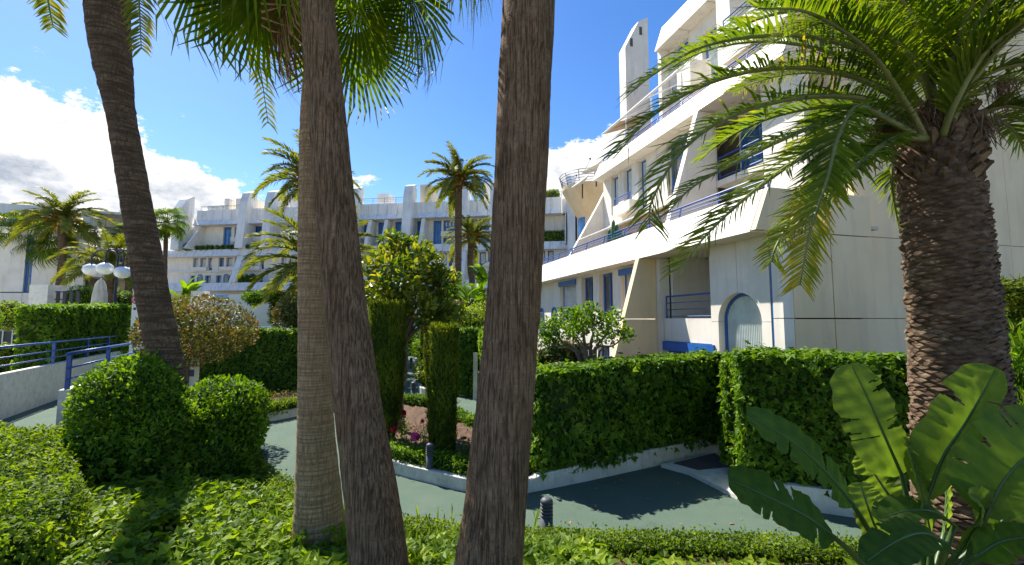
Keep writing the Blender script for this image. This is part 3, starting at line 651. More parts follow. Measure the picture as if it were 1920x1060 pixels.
    # pair of towers at the left end
    for px, hw, t, wo in ((344, .8, 26.4, 0), (361, .75, 24.6, -2.5)):
        u = U(px); m = MB(); fr.prof(m, [(-3. + wo, 16.06), (0. + wo, 16.06), (-.3 + wo, t - 2.6), (-1.4 + wo, t - .8), (-2.6 + wo, t), (-3. + wo, t)], u - hw, u + hw); m.build('pillar', M[GP], B)
    m = MB(); fr.prof(m, [(-3.5, 16.06), (1.2, 16.06), (-2.2, 20.6), (-3.5, 20.6)], V(380), V(383)); m.build('fin', M[WT], B)
    # roof boxes, plant rooms, rails
    for a, b, w0, w1, z1, mt in ((376, 408, -6, -3, 24.6, GP), (404, 413, -5, -3.5, 26, WT), (422, 456, -8, -4, 26.1, WT), (476, 500, -9, -5, 27.4, 'white_paint'), (520, 540, -8, -5, 26.2, GP), (690, 712, -8, -5, 26.2, GP), (778, 800, -8, -4, 27.2, 'tan_render'), (900, 925, -9, -5, 27.4, WT), (1028, 1048, -8, -4, 25.4, GP)):
        part(fr, B, 'roof_room', mt, (U(a), U(b), w0, w1, 22.8, z1))
    rail_run(fr, B, U(372), U(455), -2.1, 23.5, .8, 2, 2.2, 'dark_metal'); rail_run(fr, B, U(675), U(762), -2.1, 23.5, 1.0, 3, 2.2, 'dark_metal'); rail_run(fr, B, U(1015), U(1054), -2.1, 23.5, 1., 3, 2.2, 'dark_metal')
    part(fr, B, 'sign_strip', 'light_blue', (U(400, 1.5), U(424, 1.5), 1.42, 1.5, 7.3, 8.0))
    # right end turns: recessed tower with the round balcony
    m = MB(); fr.prof(m, [(-3, 12), (1.5, 12), (.9, 24.5), (-.2, 26.4), (-1.5, 26.6), (-3, 26.0)], U(1065), U(1079)); m.build('pillar', M[GP], B)
    part(fr, B, 'recess_wall', 'interior', (U(1054), U(1100), -4.5, -4.2, 15.4, 22)); m = MB(); fr.prof(m, [(-4, 15.4), (1.0, 15.4), (-2.4, 21.4), (-4, 21.4)], U(1060), U(1062)); m.build('fin', M[WT], B)
    part(fr, B, 'parapet_panel', GP, (U(1054) + .05, U(1066), -4., -2.2, 20.9, 23.3))
    return B
far_block()
# round balcony between the two blocks
c = P(1106, 395, 36)
t = thing('round_balcony', (c[0], c[1], 6.2), 'flared round white balcony with curved rail where the blocks meet', 'balcony')
zz = c[2]
m = MB(); m.lathe([(1.0, 6.2 - 6.2), (1.0, zz - 6.2 - .6), (1.3, zz - 6.2 - .2), (2.2, zz - 6.2 + 1.5), (2.25, zz - 6.2 + 1.75), (2.05, zz - 6.2 + 1.75), (1.95, zz - 6.2 + 1.4)], (c[0], c[1], 6.2), 36); m.build('bowl', M['cream_paint'], t, False)
for k in range(5):
    z = zz + 1.9 + k * .2; m = MB(); r = 2.2 + k * .05
    m.tube([(c[0] + r * math.cos(a), c[1] + r * math.sin(a), z) for a in np.linspace(0, 2 * math.pi, 37)], .025, 5, False); m.build('rail', M['dark_metal'], t)
for k in range(12):
    a = k * math.pi / 6; m = MB(); m.tube([(c[0] + 2.2 * math.cos(a), c[1] + 2.2 * math.sin(a), zz + 1.72), (c[0] + 2.4 * math.cos(a), c[1] + 2.4 * math.sin(a), zz + 2.7)], .025, 5); m.build('post', M['dark_metal'], t)
m = MB()
for k in range(8):
    a0 = math.pi * 1.02 + k * .12; m.add([(c[0] + 1.012 * math.cos(a), c[1] + 1.012 * math.sin(a), z) for a, z in ((a0, zz - 2.4), (a0 + .11, zz - 2.4), (a0 + .11, zz - .7), (a0, zz - .7))], [(0, 1, 2, 3)])
m.build('curved_window', M['glass_blue'], t)

# ---------------------------------------------------------------- the building beyond the palms on the left
LBf = Fr((.93, .3676), (.3676, -.93), -58.)
def left_block():
    fr = LBf; u = lambda px, w=0.: fr.uz(px, 480, w)[0]
    B = thing('corner_block', fr.pt(u(60), -3, 0), 'off-white building with beige upper floors behind the left palms', 'building')
    z = lambda py, px=150, w=0.: fr.uz(px, py, w)[1]
    wall_with_openings(fr, B, u(-60), u(160), 0, z(428, 60), -.4, 0, [(u(48), u(62), z(548, 55), z(440, 55))], 'white_paint', .02, joints=[u(-20), u(110)])
    window(fr, B, u(48), u(62), z(548, 55), z(440, 55), -.3, .18, 0)
    for k in range(4): part(fr, B, 'window_bar', 'blue_paint', (u(48) + .18, u(62) - .18, -.28, -.2, z(548, 55) + (k + 1) * 1.5, z(548, 55) + (k + 1) * 1.5 + .14))
    part(fr, B, 'panel', 'grey_panel', (u(-60), u(75), -3.6, -3.2, z(428, 60) + .02, z(372, 40))); part(fr, B, 'roof_room', 'tan_render', (u(-10), u(17), -8, -6, z(372, 40), z(352, 10)))
    for a, b, y in ((30, 55, 354), (60, 80, 362)): part(fr, B, 'roof_room', 'grey_panel', (u(a), u(b), -9, -6.5, z(372, 40), z(y, 40)))
    # stepped balconies
    part(fr, B, 'wall', 'tan_render', (u(160) + .02, u(262), -3.4, -3., 0, z(398, 190)))
    for a, b, y0, y1 in ((150, 250, 472, 452), (158, 260, 520, 500), (150, 262, 402, 398)): 
        n = 5; ua, ub = u(a), u(b)
        for i in range(n): part(fr, B, 'balcony_panel', 'grey_panel', (ua + (ub - ua) * i / n + .03, ua + (ub - ua) * (i + 1) / n - .03, .3, .5, z(y0, 190), z(y1, 190)))
        part(fr, B, 'balcony_floor', 'grey_panel', (ua, ub, -3., .28, z(y0, 190), z(y0, 190) + .3))
    n = 9
    for i in range(n): a = u(128) + (u(262) - u(128)) * i / n; part(fr, B, 'parapet_panel', 'grey_panel', (a + .03, a + (u(262) - u(128)) / n - .03, -2.6, -2.2, z(418, 190), z(388, 190)))
    part(fr, B, 'soffit', 'tan_render', (u(128), u(262), -3.3, -2.6, z(420, 190), z(416, 190))); part(fr, B, 'chimney', 'tan_render', (u(186), u(196), -5, -3.8, z(390, 190), z(378, 190)))
    for a, b, y0, y1, mm in ((143, 163, 452, 425, 0), (168, 180, 468, 436, 1), (205, 230, 452, 436, 1), (140, 165, 498, 478, 1), (168, 178, 500, 470, 0), (120, 160, 560, 525, 2), (205, 230, 500, 480, 1)):
        window(fr, B, u(a, -3), u(b, -3), z(y0, 190, -3), z(y1, 190, -3), -2.99, .2, mm, glass='glass_blue')
    part(fr, B, 'core', 'interior', (u(-60), u(160), -14, -1.2, 0, z(430, 60)))
    return B
left_block()

# curved white pool house beyond the long hedge
c = P(440, 585, 36)
t = thing('pool_house', (c[0], c[1], .0), 'low white round-ended wall beyond the long dark ivy hedge', 'wall')
x0 = P(378, 585, 36)[0]; x1 = P(475, 585, 36)[0]; zt = P(440, 552, 36)[2]
m = MB(); pts = [(x0, c[1])] + [(x1 + 1.35 * math.sin(a), c[1] + 1.35 - 1.35 * math.cos(a)) for a in np.linspace(0, math.pi, 18)] + [(x0, c[1] + 2.7)]
m.prism([(x, y, 0) for x, y in pts], (0, 0, zt)); m.build('wall', M['white_paint'], t)
m = MB(); m.box(P(405, 548, 36)[0], P(427, 548, 36)[0], c[1] - .03, c[1] - .005, zt - .34, zt - .06); m.build('blue_sign', M['light_blue'], t)
m = MB(); q = P(362, 560, 37); m.box(q[0] - .55, q[0] + .55, q[1] + .5, q[1] + 1.2, 0, P(362, 545, 37)[2]); tag(m.build('garden_pier', M['white_paint']), 'square white pier at the end of the round-ended wall', 'pier')

# ---------------------------------------------------------------- street furniture
def bollard(p, h, label):
    t = thing('bollard_light', p, label, 'bollard', 'dark garden bollard lights along the path'); x, y, z = p; r = h * .155
    m = MB(); m.lathe([(r * 1.05, 0), (r * 1.05, h * .04), (r, h * .06), (r, h * .52)], p, 18); m.build('post', M['bollard_grey'], t, True)
    for k in range(4):
        zz = h * (.54 + k * .085); m = MB(); m.lathe([(r * .72, zz), (r * 1.04, zz + h * .015), (r * 1.04, zz + h * .05), (r * .72, zz + h * .075)], p, 18); m.build('louvre', M['bollard_grey'], t)
    m = MB(); m.lathe([(r * .8, h * .87), (r * 1.04, h * .88), (r * .98, h * .93), (r * .7, h * .98), (r * .25, h), (.001, h)], p, 18); m.build('cap', M['bollard_grey'], t, True)
bollard((-5.50, 10.35, 0), .62, 'dark bollard light beside the second rounded bush and low hedge')
bollard((-1.80, 10.24, .26), .55, 'dark bollard light on the rose bed kerb before the narrow cypress')
bollard((.56, 7.62, 0), .64, 'dark ribbed bollard light right of the thick foreground trunk')
for px, py, lb in ((775, 748, 'dark bollard at the near end of the far winding path'), (787, 728, 'dark bollard on the far path, second from its near end'), (793, 714, 'dark bollard on the far path, third from its near end'), (771, 690, 'farthest small dark bollard on the winding path')):
    q = G(px, py); bollard((q[0], q[1], 0), .75, lb)

def lamp():
    b = P(214, 575, 30.); t = thing('globe_lamp', (b[0], b[1], 1.15), 'black lamp post with four white globes above the ivy hedge', 'street lamp')
    top = P(222, 478, 30.); m = MB(); m.tube([(b[0], b[1], 1.15), (b[0], b[1], 2.2), (top[0], top[1], top[2] + .25)], [.16, .1, .07], 12); m.lathe([(.08, .2), (.12, .28), (.05, .38), (.001, .42)], top, 12); m.build('post', M['dark_metal'], t, True)
    for px, py, dy in ((171, 506, .2), (197, 504, -.4), (230, 511, -.3), (256, 508, .35)):
        g = P(px, py, 30 + dy); s = 1 if g[0] > top[0] else -1
        pts = [(top[0], top[1], top[2] - .1), (top[0] + .25 * (g[0] - top[0]), top[1] + dy * .3, top[2] + .28), (top[0] + .75 * (g[0] - top[0]), top[1] + dy * .8, top[2] + .32), (g[0], g[1], top[2] - .05), (g[0], g[1], g[2] + .42)]
        m = MB(); m.tube(catmull(pts, 18), .055, 8); a = m.build('arm', M['dark_metal'], t, True)
        m = MB(); m.lathe([(.1, .36), (.14, .42), (.07, .5)], g, 12); m.build('collar', M['dark_metal'], a)
        m = MB(); m.lathe([(.47 * math.cos(x), .40 * math.sin(x)) for x in np.linspace(-math.pi / 2, math.pi / 2, 16)], g, 24); m.build('globe', M['globe'], t, True)
lamp()
def parasol():
    b = P(186, 572, 31); t = thing('folded_parasol', (b[0], b[1], 1.15), 'closed cream parasol behind the ivy hedge under the lamp', 'parasol'); h = P(186, 524, 31)[2]
    vs = []; fs = []; n = 32; prof = [(.5, 2.0), (.44, 2.6), (.36, h - 1.0), (.25, h - .35), (.14, h - .1), (.02, h)]
    for r, z in prof:
        for i in range(n): a = 2 * math.pi * i / n; k = 1 + .22 * math.sin(a * 8 + z); vs.append((b[0] + r * k * math.cos(a), b[1] + r * k * math.sin(a), z))
    for j in range(len(prof) - 1):
        for i in range(n): fs.append((j * n + i, j * n + (i + 1) % n, (j + 1) * n + (i + 1) % n, (j + 1) * n + i))
    np_mesh('canopy', vs, fs, M['canvas'], t, smooth=True); m = MB(); m.tube([(b[0], b[1], 1.15), (b[0], b[1], h + .1)], .035, 8); m.build('pole', M['white_metal'], t)
    m = MB(); m.lathe([(.36, 0), (.36, .06), (.08, .1)], (b[0], b[1], 1.15), 16); m.build('base', M['dark_metal'], t)
parasol()
m = MB(); q = P(71, 560, 30); m.box(q[0] - .62, q[0] + .62, q[1], q[1] + 1.2, 1.15, P(71, 534, 30)[2]); m.build('gate_pier', M['kerb_paint']); tag(bpy.data.objects['gate_pier'], 'square white gate pier left of the dark fence', 'pier')
t = thing('garden_fence', (P(120, 560, 30)[0], 30.4, 1.15), 'short dark metal fence beside the white gate pier', 'fence')
za, zb = P(120, 572, 30.4)[2], P(120, 546, 30.4)[2]
for i in range(5): x = P(96 + i * 12.5, 560, 30.4)[0]; m = MB(); m.box(x - .1, x + .1, 30.36, 30.44, 1.15, zb); m.build('post', M['dark_metal'], t)
for z in (zb - .05, zb - .55, zb - 1.05): m = MB(); m.box(P(89, 560, 30.4)[0], P(150, 560, 30.4)[0], 30.455, 30.5, z - .03, z + .03); m.build('rail', M['dark_metal'], t)
t = thing('wire_fence', (P(10, 640, 24)[0], 24., 1.15), 'grey wire panel fence at the left edge beyond the railing', 'fence')
for px in (-12, 6, 24, 42): x = P(px, 620, 24)[0]; m = MB(); m.tube([(x, 24, 1.15), (x, 24, 2.95)], .03, 6); m.build('post', M['white_metal'], t)
m = MB(); m.box(P(-30, 620, 24)[0], P(42, 620, 24)[0], 24.02, 24.05, 1.4, 2.9); m.build('mesh_panel', M['dark_metal'], t)
m = MB(); q = P(0, 546, 33); m.tube([(q[0] - 8, 33, q[2] - .1), (P(55, 546, 33)[0], 33, q[2] - .1)], .05, 6)
tag(m.build('handrail', M['dark_metal']), 'thin dark handrail left of the white gate pier', 'rail')

def sign():
    Y = 19.2; b = P(258, 600, Y); t = thing('notice_pillar', (b[0], b[1], 0), 'narrow white notice pillar with a red no dogs sign', 'sign'); zt = P(258, 543, Y)[2]
    m = MB(); m.box(b[0] - .28, b[0] + .24, Y, Y + .18, 0, zt); m.build('pillar', M['white_paint'], t)
    c = P(256, 561, Y); m = MB(); n = 28
    for i in range(n):
        a, a2 = 2 * math.pi * i / n, 2 * math.pi * (i + 1) / n
        m.prism([(c[0] + r * math.cos(x), Y - .016, c[2] + r * math.sin(x)) for r, x in ((.17, a), (.17, a2), (.215, a2), (.215, a))], (0, .012, 0))
    s = MB(); k = math.sqrt(.5) * .17
    m.prism([(c[0] - k - .015, Y - .019, c[2] + k - .015), (c[0] - k + .015, Y - .019, c[2] + k + .015), (c[0] + k + .015, Y - .019, c[2] - k + .015), (c[0] + k - .015, Y - .019, c[2] - k - .015)], (0, .012, 0))
    m.build('prohibition_ring', M['red_paint'], t)
    dog = [(-.12, .0), (-.14, .06), (-.115, .02), (.05, .025), (.07, .075), (.10, .08), (.135, .05), (.10, .035), (.085, -.02), (.09, -.10), (.065, -.10), (.055, -.035), (-.07, -.035), (-.085, -.10), (-.11, -.10), (-.105, -.03)]
    m = MB(); m.prism([(c[0] + x, Y - .012, c[2] + z) for x, z in dog], (0, .008, 0)); m.build('dog_symbol', M['black_print'], t)
    m = MB(); m.box(b[0] - .2, b[0] - .1, Y - .012, Y - .002, c[2] - .46, c[2] - .36); m.build('black_symbol', M['black_print'], t)
    m = MB(); m.box(b[0] + .02, b[0] + .14, Y - .012, Y - .002, c[2] - .46, c[2] - .36); m.build('blue_symbol', M['light_blue'], t)
    # second low pillar with notice plate, beside the round topiary
    Y = 13.6; b = P(357, 690, Y); t = thing('low_notice_pillar', (b[0], b[1], 0), 'low white pillar with a grey notice plate beside the round topiary trunk', 'sign')
    m = MB(); m.box(b[0] - .16, b[0] + .16, Y, Y + .16, 0, P(357, 668, Y)[2]); m.build('pillar', M['white_paint'], t)
    m = MB(); m.box(b[0] - .12, b[0] + .12, Y - .012, Y - .002, b[2] - .25, b[2] - .05); m.build('plate', M['bollard_grey'], t)
sign()
# low coloured board above the long hedge
Y = 23.5; b = P(495, 617, Y); t = thing('pool_board', (b[0], b[1], 0), 'low red, white and blue board just above the long hedge', 'board')
for a, c2, mt in ((473, 483, 'red_paint'), (483.3, 489, 'white_metal'), (489.3, 500, 'light_blue'), (500.3, 511, 'white_metal')):
    m = MB(); m.box(P(a, 617, Y)[0], P(c2, 617, Y)[0], Y, Y + .25, P(495, 628, Y)[2], P(495, 613, Y)[2]); m.build('board_panel', M[mt], t)
m = MB(); m.box(b[0] - .4, b[0] - .3, Y + .05, Y + .15, 0, P(495, 628, Y)[2]); m.box(b[0] + .3, b[0] + .4, Y + .05, Y + .15, 0, P(495, 628, Y)[2]); m.build('support', M['dark_metal'], t)
m = MB(); q = P(891, 700, 20.3); m.box(q[0] - .09, q[0] + .09, q[1], q[1] + .2, 0, P(891, 662, 20.3)[2]); tag(m.build('gate_post', M['kerb_paint']), 'slim white gate post in the ivy hedge behind the narrow cypress', 'post')

# ================================================================ VEGETATION
def unit(a): return a / (np.linalg.norm(a, axis=-1, keepdims=True) + 1e-9)
_K = np.random.default_rng(11).normal(size=(7, 3)); _PH = np.random.default_rng(12).uniform(0, 6.28, 7)
def lump(p, sc): return np.sin((p * sc) @ _K.T + _PH).mean(1) * 1.6
T_IVY = (np.array([[0, 0, 0], [.55, .22, .06], [.23, .46, .09], [0, 1, -.08], [-.55, .22, .06], [-.23, .46, .09]], float), np.array([[0, 1, 2, 3], [0, 3, 5, 4]]))
T_OVAL = (np.array([[0, 0, 0], [.24, .35, .05], [.17, .75, .04], [0, 1, -.05], [-.24, .35, .05], [-.17, .75, .04]], float), np.array([[0, 1, 2, 3], [0, 3, 5, 4]]))
T_SMALL = (np.array([[0, 0, 0], [.30, .5, .06], [0, 1, -.04], [-.30, .5, .06]], float), np.array([[0, 1, 2, 3]]))
T_SPRIG = (np.array([[-.09, 0, 0], [.09, 0, 0], [.05, 1, .12], [-.05, 1, .12]], float), np.array([[0, 1, 2, 3]]))
T_LANCE = (np.array([[0, 0, 0], [.10, .3, .02], [.07, .7, .02], [0, 1, -.1], [-.10, .3, .02], [-.07, .7, .02]], float), np.array([[0, 1, 2, 3], [0, 3, 5, 4]]))
def leaves(p, nrm, tip, size, tmpl, rng, base=None):
    n = unit(nrm); t = tip - n * (tip * n).sum(1, keepdims=True); t = unit(t); b = np.cross(t, n)
    tv, tf = tmpl; size = np.asarray(size).reshape(-1, 1, 1)
    v = p[:, None, :] + size * (tv[None, :, 0:1] * b[:, None, :] + tv[None, :, 1:2] * t[:, None, :] + tv[None, :, 2:3] * n[:, None, :])
    f = tf[None] + (np.arange(len(p)) * len(tv))[:, None, None]
    var = np.clip(rng.beta(2, 2.6, len(p)) if base is None else base, 0, 1)
    return v.reshape(-1, 3), f.reshape(-1, tf.shape[1]), np.repeat(var, len(tf))
class Foliage:
    def __init__(s): s.v = []; s.f = []; s.a = []; s.n = 0
    def add(s, r):
        v, f, a = r; s.v.append(v); s.f.append(f + s.n); s.a.append(a); s.n += len(v)
    def build(s, name, mat, parent=None, local=False, stuff=True):
        o = np_mesh(name, np.concatenate(s.v), np.concatenate(s.f), mat, parent, var=np.concatenate(s.a), local=local)
        if stuff and parent is not None: o['kind'] = 'stuff'
        return o
def tips(rng, k, mode, nrm):
    r = rng.normal(size=(k, 3))
    if mode == 'down': return np.array([0, 0, -1.]) + r * .45 + nrm * .25
    if mode == 'up': return np.array([0, 0, 1.]) + r * .35
    if mode == 'out': return nrm * 1.1 + r * .6 + np.array([0, 0, .4])
    return r

def hedge(name, pts, width, z0, z1, dens, size, mat, label, tmpl=T_IVY, mode='down', seed=1, bulge=.07, jit=.5, faces='LRTE', group=None, cat='hedge', core=True, rnd=.12):
    """clipped hedge along a line of plan points; z1 may vary along it"""
    rng = np.random.default_rng(seed); pts = [np.array(p, float) for p in pts]; k = len(pts); zt = z1 if hasattr(z1, '__len__') else [z1] * k
    c = sum(pts) / k; T = thing(name, (c[0], c[1], z0), label, cat, group); F_ = Foliage(); cm = MB()
    L = [np.linalg.norm(pts[i + 1] - pts[i]) for i in range(k - 1)]
    for i in range(k - 1):
        a, b = pts[i], pts[i + 1]; e = (b - a) / L[i]; nn = np.array([-e[1], e[0]]); hz = (zt[i] + zt[i + 1]) / 2 - z0; h2 = width / 2
        def put(n, s, off, z, nrm):
            xy = a + np.outer(s, e) + np.outer(off, nn); p = np.column_stack([xy, z]); q = p + nrm * (bulge * lump(p, 2.6)[:, None] + bulge * .6 * lump(p, 7.)[:, None] + (rng.uniform(-.09, .03, n) + np.where(rng.uniform(size=n) < .035, rng.uniform(.03, .13, n), 0))[:, None])
            m = nrm + rng.normal(size=(n, 3)) * jit; F_.add(leaves(q, m, tips(rng, n, mode, nrm), size * rng.uniform(.5, 1.4, n), tmpl, rng))
        for side, ch in ((1, 'L'), (-1, 'R')):
            if ch not in faces: continue
            n = int(L[i] * hz * dens); s = rng.uniform(0, L[i], n); t = rng.uniform(0, 1, n); H = zt[i] + (zt[i + 1] - zt[i]) * s / L[i]
            z = z0 + (H - z0) * t; inset = rnd * np.clip((z - H + rnd * 1.5) / (rnd * 1.5), 0, 1) ** 2
            put(n, s, side * (h2 - inset), z, np.tile([*(nn * side), .15], (n, 1)))
        n = int(L[i] * width * dens * 1.25); s = rng.uniform(0, L[i], n); off = rng.uniform(-h2, h2, n); H = zt[i] + (zt[i + 1] - zt[i]) * s / L[i]
        put(n, s, off, H - rnd * .7 * np.clip((abs(off) - h2 + rnd) / rnd, 0, 1) ** 2, np.tile([0, 0, 1.], (n, 1)))
        for end, sg, zz in ((0, -1, zt[i]), (1, 1, zt[i + 1])):
            if (end == 0 and i > 0) or (end == 1 and i < k - 2) or 'E' not in faces: continue
            n = int(width * (zz - z0) * dens); off = rng.uniform(-h2, h2, n); z = rng.uniform(z0, zz, n); put(n, np.full(n, L[i] * end), off, z, np.tile([*(e * sg), .15], (n, 1)))
        d = .1; o = min(d, L[i] * .2)
        ca = a + e * (o if i == 0 else -.02); cb = b - e * (o if i == k - 2 else -.02); w2 = max(.03, h2 - d)
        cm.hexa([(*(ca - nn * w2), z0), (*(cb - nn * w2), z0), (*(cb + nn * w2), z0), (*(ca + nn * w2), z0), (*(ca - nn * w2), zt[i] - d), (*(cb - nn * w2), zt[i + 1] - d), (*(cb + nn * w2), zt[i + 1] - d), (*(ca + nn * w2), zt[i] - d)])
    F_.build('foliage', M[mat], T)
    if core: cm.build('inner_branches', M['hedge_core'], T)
    return T

def blob_pts(rng, n, c, r, lumpy=.12, shell=.35, lsc=2.2):
    d = unit(rng.normal(size=(n, 3))); rad = 1 - shell * rng.uniform(0, 1, n) ** 2.2 + np.where(rng.uniform(size=n) < .04, rng.uniform(.02, .10, n), 0); p0 = d * np.array(r)
    k = 1 + lumpy * lump(np.array(c) + p0, lsc) + lumpy * .5 * lump(np.array(c) + p0, lsc * 3)
    nr = unit(d / np.array(r))
    return np.array(c) + p0 * (rad * k)[:, None], nr
def shrub(name, lobes, dens, size, mat, label, tmpl=T_OVAL, mode='out', seed=1, jit=.7, stems=(), cat='shrub', group=None, zmin=None, core=.72, shell=.35, lumpy=.12, base_z=None, extra=None):
    """lobes [(centre, radii)] form the crown, stems [(points, r0, r1)] the wood"""
    rng = np.random.default_rng(seed); c0 = np.mean([l[0] for l in lobes], 0)
    bz = base_z if base_z is not None else min(l[0][2] - l[1][2] for l in lobes); T = thing(name, (c0[0], c0[1], max(0, bz)), label, cat, group); F_ = Foliage(); cm = MB()
    for c, r in lobes:
        A = 4 * math.pi * ((r[0] * r[1]) ** 1.6 + (r[0] * r[2]) ** 1.6 + (r[1] * r[2]) ** 1.6) ** (1 / 1.6) / 3 ** (1 / 1.6); n = int(A * dens)
        p, nr = blob_pts(rng, n, c, r, lumpy, shell)
        if zmin is not None: k = p[:, 2] > zmin; p = p[k]; nr = nr[k]; n = len(p)
        F_.add(leaves(p, nr + rng.normal(size=(n, 3)) * jit, tips(rng, n, mode, nr), size * rng.uniform(.6, 1.3, n), tmpl, rng))
        if core:
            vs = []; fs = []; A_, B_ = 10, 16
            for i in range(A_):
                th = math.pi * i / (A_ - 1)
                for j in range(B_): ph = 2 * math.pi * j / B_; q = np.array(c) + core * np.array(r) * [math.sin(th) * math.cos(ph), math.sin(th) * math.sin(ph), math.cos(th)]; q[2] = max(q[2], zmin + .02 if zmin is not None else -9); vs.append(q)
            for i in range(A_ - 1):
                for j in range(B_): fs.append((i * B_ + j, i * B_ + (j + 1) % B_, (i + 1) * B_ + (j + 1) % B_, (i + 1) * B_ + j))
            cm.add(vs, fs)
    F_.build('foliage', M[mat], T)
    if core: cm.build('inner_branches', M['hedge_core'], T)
    for pts, r0, r1 in stems:
        q = catmull(pts, 9); m = MB(); m.tube(q, list(np.linspace(r0, r1, 9)), 8); m.build('branch' if r0 < .06 else 'trunk', M['wood'], T, True)
    return T

# ---------------------------------------------------------------- palm building blocks
def pinnate(path, leaf_len, n, width, rng, up=(0, 0, 1), vee=.35, droop=.5, start=.12, base_var=.4, tipfac=.45, yellow=0., sweep=.75):
    """leaflets along a rachis; returns foliage tuple"""
    P_ = np.asarray(path, float); seg = np.r_[0, np.cumsum(np.linalg.norm(np.diff(P_, axis=0), axis=1))]; seg /= seg[-1]
    s = np.linspace(start, .995, n); pos = np.column_stack([np.interp(s, seg, P_[:, k]) for k in range(3)])
    T = unit(np.gradient(pos, axis=0)); U = np.tile(np.array(up, float), (n, 1)); Sd = unit(np.cross(T, U)); Un = np.cross(Sd, T)
    vs = []; fs = []; va = []; off = 0
    prof = np.interp(s, [start, start + .08, .35, .75, 1], [.35, .7, 1, .85, tipfac])
    for sg in (-1, 1):
        ln = leaf_len * prof * rng.uniform(.88, 1.1, n); a = sweep + .35 * s + rng.normal(size=n) * .06
        D = unit(T * a[:, None] + Sd * sg + Un * (vee + rng.normal(size=n) * .22)[:, None])
        D2 = unit(D + np.array([0, 0, -1.]) * (droop * rng.uniform(.4, 1.5, n))[:, None] + rng.normal(size=(n, 3)) * .05)
        Wd = unit(np.cross(D, unit(Un * .8 + T * .5 * rng.uniform(.4, 1.4, (n, 1)))))
        w = width * rng.uniform(.8, 1.15, n) * np.interp(s, [0, .6, 1], [1, 1, .75])
        p0 = pos; p1 = pos + D * (ln * .5)[:, None]; p2 = p1 + D2 * (ln * .5)[:, None]
        q = np.stack([p0 - Wd * (w * .3)[:, None], p0 + Wd * (w * .3)[:, None], p1 + Wd * (w * .5)[:, None], p1 - Wd * (w * .5)[:, None], p2 + Wd * (w * .07)[:, None], p2 - Wd * (w * .07)[:, None]], 1)
        vs.append(q.reshape(-1, 3)); b = (np.arange(n) * 6)[:, None] + off; fs.append(np.concatenate([b + [0, 1, 2, 3], b + [3, 2, 4, 5]])); off += n * 6
        v = np.clip(base_var + rng.normal(size=n) * .13 + yellow * np.clip(s - .55, 0, 1) * 2, 0, 1); va.append(np.r_[v, np.clip(v + .08, 0, 1)])
    return np.concatenate(vs), np.concatenate(fs), np.concatenate(va)
def rachis(mb, path, r0, r1=.004, n=6):
    q = np.asarray(path); k = len(q); mb.tube(q, list(np.linspace(r0, r1, k)), n)
def arc_path(az, L, el0, bend, n=14, curl=0.0):
    """a frond axis leaving the crown at el0 and bending down by `bend` radians"""
    p = np.zeros(3); out = [p.copy()]; 
    for i in range(n - 1):
        t = i / (n - 2); e = el0 - bend * t ** 1.3; a = az + curl * t
        p = p + L / (n - 1) * np.array([math.cos(a) * math.cos(e), math.sin(a) * math.cos(e), math.sin(e)]); out.append(p.copy())
    return np.array(out)
def fan(rng, R_, nseg=42, spread=2.0, droop=.5, dead=False, hang=.0):
    """a palmate blade in local space: hub at origin, pointing along +X, face up +Z"""
    an = np.linspace(-spread, spread, nseg); n = nseg; vs = []
    half = spread / nseg * 1.02
    ln = R_ * (1 - .16 * (np.abs(an) / spread) ** 2) * rng.uniform(.9, 1.06, n)
    d = np.column_stack([np.cos(an), np.sin(an), np.zeros(n)]); sd = np.column_stack([-np.sin(an), np.cos(an), np.zeros(n)])
    fold = np.where(np.arange(n) % 2, 1, -1) * .012 * R_
    def ring(f, wf, zf): 
        c = d * (ln * f)[:, None]; c[:, 2] += zf; 
        return c, sd * (ln * f * half * wf)[:, None]
    z1 = -.04 * R_ + .05 * R_ * np.cos(an); z2 = -droop * R_ * .16 * rng.uniform(.7, 1.3, n); z3 = -droop * R_ * .62 * rng.uniform(.6, 1.35, n)
    c0, w0 = ring(.03, 1, 0); c1, w1 = ring(.5, 1, z1); c2, w2 = ring(.8, .42, z2); c3, w3 = ring(.97, .05, z3)
    c3 = c3 + rng.normal(size=c3.shape) * .03 * R_
    c1[:, 2] += fold
    q = np.stack([c0 - w0, c0 + w0, c1 + w1, c1 - w1, c2 + w2, c2 - w2, c3 + w3, c3 - w3], 1)
    b = (np.arange(n) * 8)[:, None]; f = np.concatenate([b + [0, 1, 2, 3], b + [3, 2, 4, 5], b + [5, 4, 6, 7]])
    v = np.clip(.42 + rng.normal(size=n) * .12, 0, 1); return q.reshape(-1, 3), f, np.r_[v, v, np.clip(v + .15, 0, 1)]
def trunk_mesh(name, pts, rad, mat, parent, n=56, rings=220, rough=.010, ringamp=.008, seed=1, grain='v'):
    rng = np.random.default_rng(seed); q = catmull(pts, rings); s = np.linspace(0, 1, rings); rr = np.interp(s, np.linspace(0, 1, len(rad)), rad)
    ph = rng.uniform(0, 6.28, 12); noise_ = rng.normal(size=(rings, n)); 
    for _ in range(14 if grain == 'v' else 2): noise_ = (noise_ + np.roll(noise_, 1, 0)) / 1.42
    for _ in range(1 if grain == 'v' else 8): noise_ = (noise_ + np.roll(noise_, 1, 1)) / 1.42
    noise_ = np.clip(noise_ / noise_.std(), -2, 2)
    lines = np.where(rng.uniform(size=rings) < .28, 1, 0) * rng.uniform(.4, 1, rings)
    m = MB(); m.tube(q, list(rr), n, True, lambda i, k: 1 + rough * noise_[i, k] + ringamp * lines[i] + .012 * math.sin(k * 2 * math.pi / n * 3 + ph[0] + i * .05))
    return m.build(name, M[mat], parent, True)

